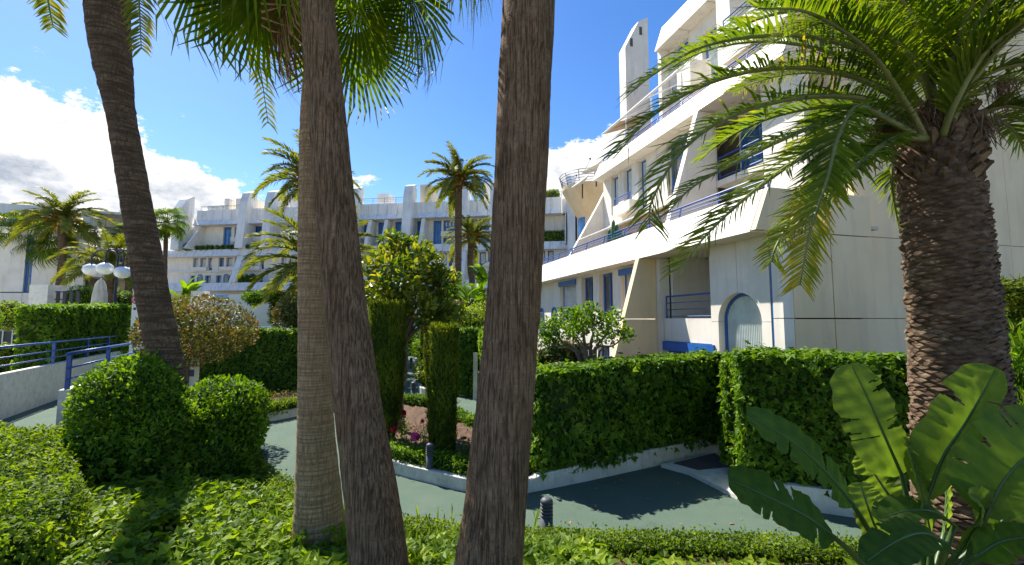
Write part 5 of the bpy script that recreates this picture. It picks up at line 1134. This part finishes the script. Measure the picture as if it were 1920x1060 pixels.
# small tree in front of the right-hand block
def little_tree():
    Y = 12.6; rng = np.random.default_rng(26); b0 = P(1120, 700, Y); b0[2] = .3; L = []; st = []
    for px, py, dy, r in ((1030, 612, 0, .36), (1062, 598, .3, .36), (1088, 588, -.2, .32), (1118, 600, .3, .38), (1148, 610, 0, .36), (1172, 628, .2, .26), (1040, 640, .2, .32), (1075, 622, -.3, .36), (1132, 632, -.3, .3), (1092, 610, .4, .36), (1020, 635, -.2, .26), (1108, 578, .1, .22), (1150, 590, .2, .2)):
        c = P(px, py, Y + dy); L.append((c, (r, r, r * .8))); k = P(1105 + (px - 1105) * .25, 668, Y + dy * .3); st.append(([b0 + [rng.uniform(-.2, .2), rng.uniform(-.15, .15), 0], k, (k + c) / 2 + [rng.uniform(-.1, .1), 0, 0], c], .045, .012))
    shrub('small_tree', L, 190, .115, 'leaf_shrub', 'small bright tree with bare twisting stems before the white facade', T_OVAL, 'out', 26, .8, st, 'tree', core=None, shell=.8, lumpy=.22, base_z=.3)
little_tree()
shrub('flowering_shrub', [(P(1040, 672, 12.9), (.7, .5, .5)), (P(1075, 668, 13.1), (.6, .5, .5))], 150, .11, 'leaf_red', 'reddish low shrub under the small tree behind the ivy hedge', T_OVAL, 'out', 27, .8, zmin=.3)
# sunny shrubs between the far path and the right hedge
for k, (px, py, Y, r, mt, lb) in enumerate([(878, 605, 27, (1.3, 1.2, .9), 'leaf_bright', 'bright yellow-green shrub left of the thickest trunk'), (905, 598, 33, (1.5, 1.3, 1.1), 'leaf_bright', 'second yellow-green shrub behind the brightest one'), (868, 590, 40, (1.6, 1.4, 1.5), 'leaf_red', 'orange-tinted shrub at the foot of the tall date palm'),
        (812, 690, 24, (.95, 1.6, .75), 'leaf_bright', 'rounded bright shrub edging the far winding path'), (806, 655, 29, (1.1, 1.6, .8), 'leaf_shrub', 'green mound on the bend of the far path'), (786, 640, 36, (1.2, 1.6, 1.0), 'leaf_shrub', 'pale green mound at the end of the far path'), (770, 655, 46, (3., 1.5, 1.3), 'leaf_ivy', 'dark hedge mass closing the far path'),
        (905, 574, 38, (1.2, .9, .42), 'leaf_ivy', 'flat clipped dark shrub beside the thickest trunk'), (840, 560, 44, (2., 1.5, 2.2), 'leaf_shrub', 'loose green shrub behind the magnolia crown'), (690, 640, 30, (2.2, 1.5, 1.9), 'leaf_ivy', 'dark shrub behind the wide cypress column'),
        (640, 655, 32, (2.5, 1.5, 1.6), 'leaf_ivy', 'dark shrub between the two middle trunks'), (14, 590, 32, (1.2, 1.2, 1.0), 'leaf_bright', 'loose palmy shrub at the left edge behind the wire fence'), (-40, 600, 26, (1.1, 1.0, .9), 'leaf_shrub', 'green shrub cut off by the left edge'),
        (238, 580, 38, (1.6, 1.4, 1.6), 'leaf_ivy', 'dark shrub behind the notice pillar'), (150, 570, 38, (1.8, 1.4, 1.6), 'leaf_shrub', 'shrub behind the short dark fence'), (330, 580, 40, (2.5, 1.4, 1.3), 'leaf_ivy', 'dark shrub behind the reddish topiary dome')]):
    shrub('garden_shrub', [(P(px, py, Y), r), (P(px, py, Y) + np.array([r[0] * .5, -.2, -r[2] * .35]), tuple(x * .75 for x in r))], 120 if Y > 26 else 200, .15 if Y > 26 else .11, mt, lb, T_OVAL, 'out', 60 + k, .8, lumpy=.2, core=.75)
    q = P(px, py, Y)
    if q[2] - r[2] > .3: m = MB(); m.tube([(q[0], q[1], 0), (q[0], q[1], q[2] - r[2] * .5)], .12, 7); m.build('stem', M['wood'], [o for o in COL.objects if o.name.startswith('garden_shrub')][-1])
# oleander and conifer at the right edge
shrub('oleander', [(P(1912, 720, 6.8), (.42, .4, .5)), (P(1950, 700, 6.9), (.5, .4, .7)), (P(1905, 790, 6.7), (.35, .35, .4)), (P(1960, 800, 6.7), (.5, .4, .6))], 130, .24, 'leaf_shrub', 'bright oleander at the right edge behind the stout palm', T_LANCE, 'up', 90, .9, core=None, shell=.8, base_z=.3, lumpy=.2,
      stems=[([(P(1930, 900, 6.8)[0] + d, 6.8, .3), P(1925 + d * 60, 790, 6.8), P(1915 + d * 80, 690, 6.8)], .025, .01) for d in (-.1, .05, .2)])
shrub('dark_conifer', [(P(1900, 545, 8.6), (.6, .5, .22)), (P(1960, 570, 8.8), (.9, .6, .4)), (P(1910, 610, 8.9), (.55, .5, .6)), (P(1970, 660, 8.9), (.9, .6, .7))], 260, .16, 'leaf_cypress', 'dark feathery conifer beside the stout palm at the right edge', T_SPRIG, 'r', 91, .9, core=.5, shell=.7, base_z=.3, lumpy=.2)
# broad-leaved clumps (banana-like) in the distance
def leaf_clump(px, py, Y, h, n, label, seed, base_z=0.):
    rng = np.random.default_rng(seed); c = P(px, py, Y); T = thing('banana_clump', (c[0], c[1], base_z), label, 'banana plant', 'broad-leaved clumps in the background')
    for k in range(n):
        a = rng.uniform(0, 6.28); el = rng.uniform(.7, 1.45); L = h * rng.uniform(.5, .8); p = arc_path(a, L, el, .8, 9); st = np.array([c[0] + rng.normal() * h * .15, c[1] + rng.normal() * h * .1, c[2] - h * .3 + rng.uniform(-.3, .3) * h]); vs = []; fs = []
        for i, q in enumerate(p):
            t = i / 8; w = L * .17 * math.sin(math.pi * min(1, .08 + t * .92)) ** .7; d = unit(p[min(i + 1, 8)] - p[max(i - 1, 0)]); s = unit(np.cross(d, [0, 0, 1.])); u = np.cross(s, d); vs += [st + q - s * w + u * w * .35, st + q, st + q + s * w + u * w * .35]
        for i in range(8): fs += [(i * 3, i * 3 + 1, i * 3 + 4, i * 3 + 3), (i * 3 + 1, i * 3 + 2, i * 3 + 5, i * 3 + 4)]
        np_mesh('leaf', vs, np.array(fs), M['leaf_shrub'], T, var=np.full(16, rng.uniform(.2, .9)), smooth=True)
    m = MB(); m.tube([(c[0], c[1], base_z), c - [0, 0, h * .1]], [.25, .12], 8); m.build('stem', M['wood'], T)
leaf_clump(905, 548, 40, 3.0, 16, 'banana clump behind the flat dark shrub', 1)
leaf_clump(885, 555, 38, 2.6, 14, 'banana clump left of the thickest trunk below the smaller date palm', 2)
leaf_clump(902, 515, 44, 3.2, 9, 'tall banana plant before the arched far windows', 3)
leaf_clump(352, 538, 44, 2.6, 14, 'banana clump above the white square pier', 4)
leaf_clump(250, 552, 44, 2.2, 9, 'banana clump right of the globe lamp', 5)
# little round shrubs in the terrace planters of the far block
for k, px in enumerate([337, 352, 358, 369, 378, 388, 396, 407, 416, 427, 434, 446, 463, 476, 483]):
    p = FBf.pt(FBf.uz(px, 462, -.9)[0], -1.1, 16.05); rr = .42 if k not in (1,) else .75
    shrub('planter_shrub', [(p + np.array([0, 0, rr * .8]), (rr, rr, rr))], 60, .25, 'leaf_ivy', 'small round shrub on the upper far terrace, %s from the left' % ORD[k], T_OVAL, 'out', 300 + k, .8, group='round shrubs along the upper terrace planter', core=.85)
for k, px in enumerate([431, 438, 445, 452, 460, 467, 475, 560, 570]):
    p = FBf.pt(FBf.uz(px, 525, .6)[0], .3, 9.9); shrub('planter_conifer', [(p + np.array([0, 0, .6]), (.38, .38, .8))], 60, .25, 'leaf_ivy', 'small conical shrub on the lower far terrace, %s from the left' % ORD[k], T_OVAL, 'up', 330 + k, .8, group='conical shrubs along the lower terrace planter', core=.85)
for a, b2, z, lb in ((1008, 1058, 16.1, 'clipped hedge on the terrace at the right end of the far block'),): 
    pa = FBf.pt(FBf.uz(a, 450, -1)[0], -1.6, 0); pb = FBf.pt(FBf.uz(b2, 450, -1)[0], -1.6, 0); hedge('terrace_hedge', [pa[:2], pb[:2]], .8, z - .4, z + 1.7, 40, .28, 'leaf_box', lb, T_OVAL, 'r', 350)
for px, lb in ((1025, 'roof garden shrub behind the thickest trunk'), (1038, 'second roof garden shrub at the right end')):
    p = FBf.pt(FBf.uz(px, 360, -3)[0], -3.4, 23.5); shrub('roof_shrub', [(p + np.array([0, 0, .7]), (.9, .7, .9))], 50, .3, 'leaf_bright', lb, T_OVAL, 'out', 360 + px, .8)
for k, (u, w, z) in enumerate(((18.6, -.95, 7.0), (19.1, -1.0, 7.0))):
    q = RBf.pt(u, w, z); T = thing('cactus', q, ('tall green cactus on the first terrace', 'shorter green cactus on the first terrace')[k], 'cactus')
    for j in range(4):
        m = MB(); x = q + np.array([(j - 1.5) * .16, 0, 0]); h = (1.1 - .22 * j) * (1 - .3 * k); m.tube([x, x + [0, 0, h * .5], x + [.03, 0, h * .9], x + [.03, 0, h]], [.08, .1, .08, .02], 10); m.build('cactus_stem', M['cactus_green'], T)

# ================================================================ ROSES, FLOWERS
def rose(px, py, Y, mat, label, seed, s=1.0, blooms=1):
    rng = np.random.default_rng(seed); top = P(px, py, Y); T = thing('rose_bush', (top[0], top[1], .22), label, 'rose bush', 'rose bushes in the kerbed bed')
    st = MB(); fo = Foliage(); heads = []
    for k in range(6):
        e = top + np.array([rng.normal() * .16, rng.normal() * .16, -rng.uniform(0, .35)]) if k >= blooms else top + np.array([k * .12, 0, -k * .08]); b = np.array([top[0] + rng.normal() * .06, top[1] + rng.normal() * .06, .2])
        q = catmull([b, (b + e) / 2 + rng.normal(size=3) * .05, e], 7); st.tube(q, [.010, .009, .009, .008, .007, .006, .005], 5)
        n = 22; i = rng.integers(2, 7, n); p = q[i] + rng.normal(size=(n, 3)) * .07; fo.add(leaves(p, rng.normal(size=(n, 3)) + [0, 0, 1], rng.normal(size=(n, 3)), .075 * rng.uniform(.6, 1.2, n), T_OVAL, rng))
        if k < blooms: heads.append(e)
    st.build('stem', M['wood'], T); fo.build('foliage', M['leaf_shrub'], T)
    for h in heads:
        f2 = Foliage(); n = 60; d = unit(rng.normal(size=(n, 3))); f2.add(leaves(h + d * .055 * s * rng.uniform(.3, 1, (n, 1)), d + rng.normal(size=(n, 3)) * .3, np.tile([0, 0, 1.], (n, 1)) + rng.normal(size=(n, 3)) * .4, .075 * s * rng.uniform(.7, 1.2, n), (T_OVAL[0] * [2.2, 1, 1], T_OVAL[1]), rng)); f2.build('bloom', M[mat], T)
rose(757, 776, 12.6, 'flower_red', 'rose bush with one bright red bloom between the cypresses', 1)
rose(737, 806, 11.9, 'flower_red', 'rose bush with dark red bloom at the wide cypress', 2)
rose(779, 820, 11.2, 'flower_pink', 'rose bush with large pink bloom left of the narrow cypress', 3, 1.35)
rose(792, 790, 12.4, 'flower_red', 'rose bush with a small bloom hidden beside the narrow cypress', 4, .6)
rose(899, 775, 12.0, 'flower_red', 'spindly rose at the right end of the kerbed bed', 5, .5)
rose(872, 822, 10.9, 'flower_red', 'leafy rose right of the narrow cypress', 6, .5)
rose(800, 832, 10.8, 'flower_pink', 'low leafy rose at the foot of the narrow cypress', 7, .5)
def flower_row():
    rng = np.random.default_rng(77); n = 1500; s = rng.uniform(0, 1, n); x = -10 + 3.2 * s; y = 16.4 + 2.6 * s + rng.uniform(0, 2.2, n); p = np.column_stack([x - .3, y, .25 + rng.uniform(0, .38, n)]); fo = Foliage(); fo.add(leaves(p, rng.normal(size=(n, 3)) + [0, 0, 1.], rng.normal(size=(n, 3)), .10 * rng.uniform(.6, 1.2, n), T_OVAL, rng))
    o = fo.build('flowering_ground_cover', M['leaf_red']); tag(o, 'low reddish flowering ground cover below the long dark hedge', 'ground cover', None, 'stuff')
flower_row()

# ================================================================ IVY GROUND COVER IN FRONT
def ground_ivy():
    rng = np.random.default_rng(80); fo = Foliage()
    ex = [p[0] for p in EDGE]; ey = [p[1] for p in EDGE]
    def patch(n, x0, x1, y0, sz, lift, back=.55, keep=lambda x, y: np.ones(len(x), bool)):
        x = rng.uniform(x0, x1, n); e = np.interp(x, ex, ey) - back; y = y0 + (e - y0) * rng.uniform(0, 1, n); k = keep(x, y); x = x[k]; y = y[k]; n = len(x); z = front_z(x, y) + lift * (.35 + .65 * rng.uniform(0, 1, n)) * (1 + .5 * lump(np.column_stack([x, y, x * 0]), 1.6)); p = np.column_stack([x, y, z])
        nr = np.column_stack([rng.normal(size=n) * .55, rng.normal(size=n) * .55 - .2, np.ones(n)]); tp = rng.normal(size=(n, 3)) * [1, 1, .35]; fo.add(leaves(p, nr, tp, sz * rng.uniform(.4, 1.5, n), T_IVY, rng))
    bare = lambda x, y: ~(((x + 4.6) / .22) ** 2 + ((y - 6.4) / .5) ** 2 < 1)
    patch(22000, -6.9, 1.2, 3.6, .125, .26, .45, bare)
    patch(3200, -9.5, -3.0, 7.0, .14, .2, 1.6)
    patch(3000, 1.0, 8.0, 3.5, .13, .14, .7, lambda x, y: lump(np.column_stack([x, y, x * 0]), 1.1) > -.1)
    o = fo.build('ivy_ground_cover', M['leaf_ground']); tag(o, 'thick sunlit ivy covering the ground in front of the palms', 'ivy', None, 'stuff')
    # grassy blades poking through
    f2 = Foliage(); n = 260; x = rng.uniform(-6.5, 1, n); y = rng.uniform(4, 8, n); p = np.column_stack([x, y, front_z(x, y)]); f2.add(leaves(p, rng.normal(size=(n, 3)) * [1, 1, .2], np.array([0, 0, 1.]) + rng.normal(size=(n, 3)) * .35, .36 * rng.uniform(.5, 1.2, n), (T_LANCE[0] * [.5, 1, 1], T_LANCE[1]), rng))
    tag(f2.build('grass_blades', M['leaf_ground']), 'thin grass blades standing in the ivy', 'grass', None, 'stuff')
    # dry leaves lying about
    f3 = Foliage(); n = 240; x = rng.uniform(-8, 6, n); y = rng.uniform(7.5, 16, n); k = (y > np.interp(x, ex, ey) + .1); x = x[k]; y = y[k]; n = len(x)
    f3.add(leaves(np.column_stack([x, y, np.full(n, .012)]), np.column_stack([rng.normal(size=n) * .1, rng.normal(size=n) * .1, np.ones(n)]), rng.normal(size=(n, 3)), .085 * rng.uniform(.5, 1.4, n), T_OVAL, rng)); tag(f3.build('fallen_leaves', M['dead_leaf']), 'scattered dry leaves on the path', 'fallen leaves', None, 'stuff')
ground_ivy()
# climbing ivy at the foot of the big bushes and trunks
def ivy_skirt(c, r, h, n, label, seed):
    rng = np.random.default_rng(seed); a = rng.uniform(0, 6.28, n); t = rng.uniform(0, 1, n) ** 1.6; rr = r * (1 + .5 * (1 - t) * rng.uniform(0, 1, n)); p = np.column_stack([c[0] + rr * np.cos(a), c[1] + rr * np.sin(a), c[2] + t * h]); nr = np.column_stack([np.cos(a), np.sin(a), .5 + 0 * a]); fo = Foliage(); fo.add(leaves(p, nr + rng.normal(size=(n, 3)) * .4, np.array([0, 0, -1.]) + rng.normal(size=(n, 3)) * .5, .13 * rng.uniform(.6, 1.3, n), T_IVY, rng)); tag(fo.build('climbing_ivy', M['leaf_ground']), label, 'ivy', None, 'stuff')
q = P(598, 1000, 6.6); ivy_skirt((q[0], q[1], .25), .42, .55, 260, 'ivy creeping round the foot of the pale palm trunk', 81)
q = P(715, 1080, 5.2); ivy_skirt((q[0], q[1], .45), .40, .45, 220, 'ivy creeping round the foot of the dark leaning palm', 82)
q = P(240, 900, 9.2); ivy_skirt((q[0], q[1], .1), 1.35, 1.15, 1500, 'ivy climbing the shaded foot of the dome-shaped bush', 83)

# ================================================================ BIRD OF PARADISE PLANT, EACH LEAF ITS OWN
def big_leaf_mat():
    m, N, L, o = nodes('leaf_paradise'); uv = N('ShaderNodeUVMap'); sp = N('ShaderNodeSeparateXYZ'); L(uv.outputs[0], sp.inputs[0])
    w = N('ShaderNodeTexWave'); w.bands_direction = 'X'; w.inputs['Scale'].default_value = 16; w.inputs['Distortion'].default_value = .6; w.inputs['Detail'].default_value = 2; w.inputs['Detail Scale'].default_value = 2
    mp = N('ShaderNodeMapping'); L(uv.outputs[0], mp.inputs[0]); mp.inputs['Scale'].default_value = (1, .18, 1); L(mp.outputs[0], w.inputs['Vector'])
    n = N('ShaderNodeTexNoise'); n.inputs['Scale'].default_value = 5; n.inputs['Detail'].default_value = 5; L(uv.outputs[0], n.inputs['Vector'])
    at = N('ShaderNodeAttribute'); at.attribute_name = 'var'
    ad = N('ShaderNodeMath'); ad.operation = 'MULTIPLY_ADD'; L(n.outputs[0], ad.inputs[0]); ad.inputs[1].default_value = .6; 
    sb = N('ShaderNodeMath'); sb.operation = 'SUBTRACT'; L(at.outputs['Fac'], sb.inputs[0]); sb.inputs[1].default_value = .3; L(sb.outputs[0], ad.inputs[2])
    r = ramp(N, [(0, (.025, .06, .01)), (.4, (.05, .11, .016)), (.75, (.11, .18, .028)), (1, (.19, .25, .045))]); L(ad.outputs[0], r.inputs[0])
    vn = N('ShaderNodeMix'); vn.data_type = 'RGBA'; vn.blend_type = 'MULTIPLY'; vr = N('ShaderNodeMapRange'); L(w.outputs[0], vr.inputs[0]); vr.inputs[3].default_value = .72; vr.inputs[4].default_value = 1.12
    vn.inputs[0].default_value = 1; L(r.outputs[0], vn.inputs[6]); L(vr.outputs[0], vn.inputs[7])
    ey = N('ShaderNodeMath'); ey.operation = 'SUBTRACT'; L(sp.outputs[1], ey.inputs[0]); ey.inputs[1].default_value = .5; ea = N('ShaderNodeMath'); ea.operation = 'ABSOLUTE'; L(ey.outputs[0], ea.inputs[0])
    n3 = N('ShaderNodeTexNoise'); n3.inputs['Scale'].default_value = 9; n3.inputs['Detail'].default_value = 6; L(uv.outputs[0], n3.inputs['Vector']); en = N('ShaderNodeMath'); en.operation = 'MULTIPLY_ADD'; L(n3.outputs[0], en.inputs[0]); en.inputs[1].default_value = .12; L(ea.outputs[0], en.inputs[2])
    em = N('ShaderNodeMapRange'); L(en.outputs[0], em.inputs[0]); em.inputs[1].default_value = .545; em.inputs[2].default_value = .575; eb = N('ShaderNodeMix'); eb.data_type = 'RGBA'; L(em.outputs[0], eb.inputs[0]); L(vn.outputs[2], eb.inputs[6]); eb.inputs[7].default_value = (.24, .17, .05, 1); vn = eb
    b = N('ShaderNodeBsdfPrincipled'); L(vn.outputs[2], b.inputs['Base Color']); b.inputs['Roughness'].default_value = .48; b.inputs['Specular IOR Level'].default_value = .22
    bp = N('ShaderNodeBump'); bp.inputs['Strength'].default_value = .5; bp.inputs['Distance'].default_value = .012; L(w.outputs[0], bp.inputs['Height']); L(bp.outputs[0], b.inputs['Normal'])
    t = N('ShaderNodeBsdfTranslucent'); tm = N('ShaderNodeMix'); tm.data_type = 'RGBA'; tm.blend_type = 'MULTIPLY'; tm.inputs[0].default_value = 1; L(vn.outputs[2], tm.inputs[6]); tm.inputs[7].default_value = (1.7, 1.9, .5, 1); L(tm.outputs[2], t.inputs[0])
    mx = N('ShaderNodeMixShader'); mx.inputs[0].default_value = .48; L(b.outputs[0], mx.inputs[1]); L(t.outputs[0], mx.inputs[2]); L(mx.outputs[0], o.inputs[0]); return m
big_leaf_mat()
def paradise():
    rng = np.random.default_rng(95); base = np.array([*P(1745, 1060, 4.1)[:2], .25]); T = thing('bird_of_paradise_plant', base, 'bird of paradise plant with huge torn leaves in the lower right corner', 'plant')
    def leaf(pts, wl, wr, facing, splits=(), fold=.25, var=.45, pet=None, droop=.12):
        wl *= .86; wr *= .86; var = min(1, var + .28)
        """pts: midrib from blade base to tip; wl/wr half widths; facing: the way the upper face looks"""
        n = 90; q = catmull([P(*p) for p in pts], n); fc = unit(np.array(facing, float)); nrm = []
        splits = list(splits) + [(int(rng.choice([-1, 1])), rng.uniform(.15, .85), rng.uniform(.006, .014), int(rng.integers(1, 4))) for _ in range(5)]
        vs = []; uv = []; K = 9
        for i in range(n):
            t = i / (n - 1); d = unit(q[min(i + 1, n - 1)] - q[max(i - 1, 0)]); s = unit(np.cross(d, fc)); u = np.cross(s, d)
            w = min(1, (t / .16 + .12)) ** .6 * (1 if t < .6 else math.sqrt(max(0.0, 1 - ((t - .6) / .4) ** 2.2)) + .01)
            for sg, W in ((-1, wl), (1, wr)):
                for k in range(K):
                    x = k / (K - 1); ww = W * w * (1 + .04 * math.sin(t * 31 + sg)); p = q[i] + s * sg * ww * x * math.cos(fold) + u * (ww * x * math.sin(fold) - droop * ww * x * x + .008 * math.sin(t * 60 + x * 3) * x) + d * (x * ww * .25); vs.append(p); uv.append((t * 2, .5 + sg * x * .5))
        fs = []
        for i in range(n - 1):
            t = (i + .5) / n
            for h, sg in ((0, -1), (1, 1)):
                for k in range(K - 1):
                    x = (k + 1) / (K - 1)
                    if any(sp[0] == sg and abs(t - sp[1]) < sp[2] * max(0, x - sp[3] * .2) / (1 - sp[3] * .2) for sp in splits): continue
                    a = i * 2 * K + h * K + k; b = a + 2 * K; fs.append((a, a + 1, b + 1, b))
        vs = np.array(vs); fs = np.array(fs)
        m = MB(); pp = list(q[::3]); r = list(np.linspace(.016, .004, len(pp)))
        st = [P(*p) for p in pet] if pet else [base + [rng.normal() * .08, rng.normal() * .08, 0]]
        full = catmull(st + [q[0]], 9); m.tube(list(full) + pp[1:], [.028] * 5 + [.024, .022, .020, .018] + r[1:], 8); lf = m.build('leaf', M['stalk_green'], T, True)
        np_mesh('blade', vs, fs, M['leaf_paradise'], lf, var=np.full(len(fs), var), smooth=True, uv=uv)
    B = [(1745, 1110, 4.1)]
    leaf([(1598, 945, 3.75), (1555, 893, 3.7), (1490, 832, 3.65), (1400, 776, 3.6)], .20, .22, (.2, -.75, .65), [(1, .36, .035, 1), (-1, .3, .03, 2)], .12, .25, [(1720, 1120, 4.0), (1655, 1035, 3.9)])
    leaf([(1562, 1006, 3.55), (1510, 968, 3.5), (1440, 932, 3.5), (1366, 898, 3.5)], .21, .23, (.15, -.7, .7), [(1, .42, .03, 2)], .1, .2, [(1700, 1150, 3.9), (1610, 1050, 3.7)])
    leaf([(1690, 890, 4.1), (1660, 822, 4.05), (1634, 762, 4.05), (1595, 682, 4.1)], .36, .20, (-.3, -.55, .6), [(-1, .55, .025, 3), (1, .4, .05, 1), (1, .75, .02, 2)], .25, .62, B)
    leaf([(1738, 935, 4.0), (1768, 858, 3.95), (1806, 800, 3.9), (1840, 742, 3.85), (1868, 690, 3.8)], .30, .16, (-.35, -.8, .35), [(-1, .62, .03, 1)], .3, .6, B, .2)
    leaf([(1848, 970, 3.6), (1880, 905, 3.55), (1925, 855, 3.5), (1990, 815, 3.5)], .42, .30, (-.1, -.85, .45), [(-1, .5, .03, 2), (-1, .28, .02, 3), (1, .4, .03, 2)], .15, .5, [(1800, 1140, 3.9), (1820, 1040, 3.75)])
    leaf([(1668, 1030, 3.9), (1642, 990, 3.85), (1625, 945, 3.85), (1612, 905, 3.9)], .17, .19, (.1, -.9, .35), [(1, .55, .03, 2)], .1, .85, B)
    leaf([(1745, 1010, 3.95), (1728, 930, 3.95), (1712, 870, 4.0), (1698, 820, 4.05)], .18, .16, (.5, -.75, .2), [], .3, .8, B)
    leaf([(1775, 1020, 3.5), (1730, 1000, 3.4), (1680, 1015, 3.3), (1622, 1055, 3.2)], .18, .16, (0, -.45, .9), [], .15, .25, B)
    leaf([(1700, 985, 4.3), (1670, 935, 4.4), (1640, 890, 4.45), (1615, 850, 4.5)], .20, .18, (-.3, -.8, .4), [(1, .5, .06, 1), (-1, .65, .05, 1)], .3, .7, B)
    leaf([(1800, 1030, 3.8), (1830, 985, 3.7), (1840, 960, 3.6), (1835, 935, 3.5), (1815, 925, 3.4)], .12, .12, (0, -.9, .3), [], .5, .6, B)
    leaf([(1790, 985, 4.0), (1750, 960, 3.9), (1700, 958, 3.8), (1645, 975, 3.7)], .12, .17, (0, -.4, .9), [], .2, .35, B)
    leaf([(1850, 1000, 4.1), (1890, 930, 4.1), (1930, 870, 4.1), (1970, 800, 4.1)], .22, .22, (-.4, -.7, .5), [(-1, .5, .03, 2)], .2, .5, B)
    leaf([(1770, 1000, 4.3), (1775, 940, 4.35), (1772, 890, 4.4), (1760, 850, 4.5)], .14, .14, (.6, -.6, .2), [], .3, .75, B)
    leaf([(1830, 1045, 3.6), (1880, 1015, 3.5), (1940, 1010, 3.4), (2000, 1030, 3.3)], .16, .16, (0, -.5, .85), [], .15, .3, B)
    leaf([(1850, 1040, 3.9), (1870, 990, 3.9), (1900, 960, 3.9), (1960, 940, 3.9)], .16, .16, (0, -.7, .6), [(-1, .5, .04, 2)], .15, .55, B)
paradise()
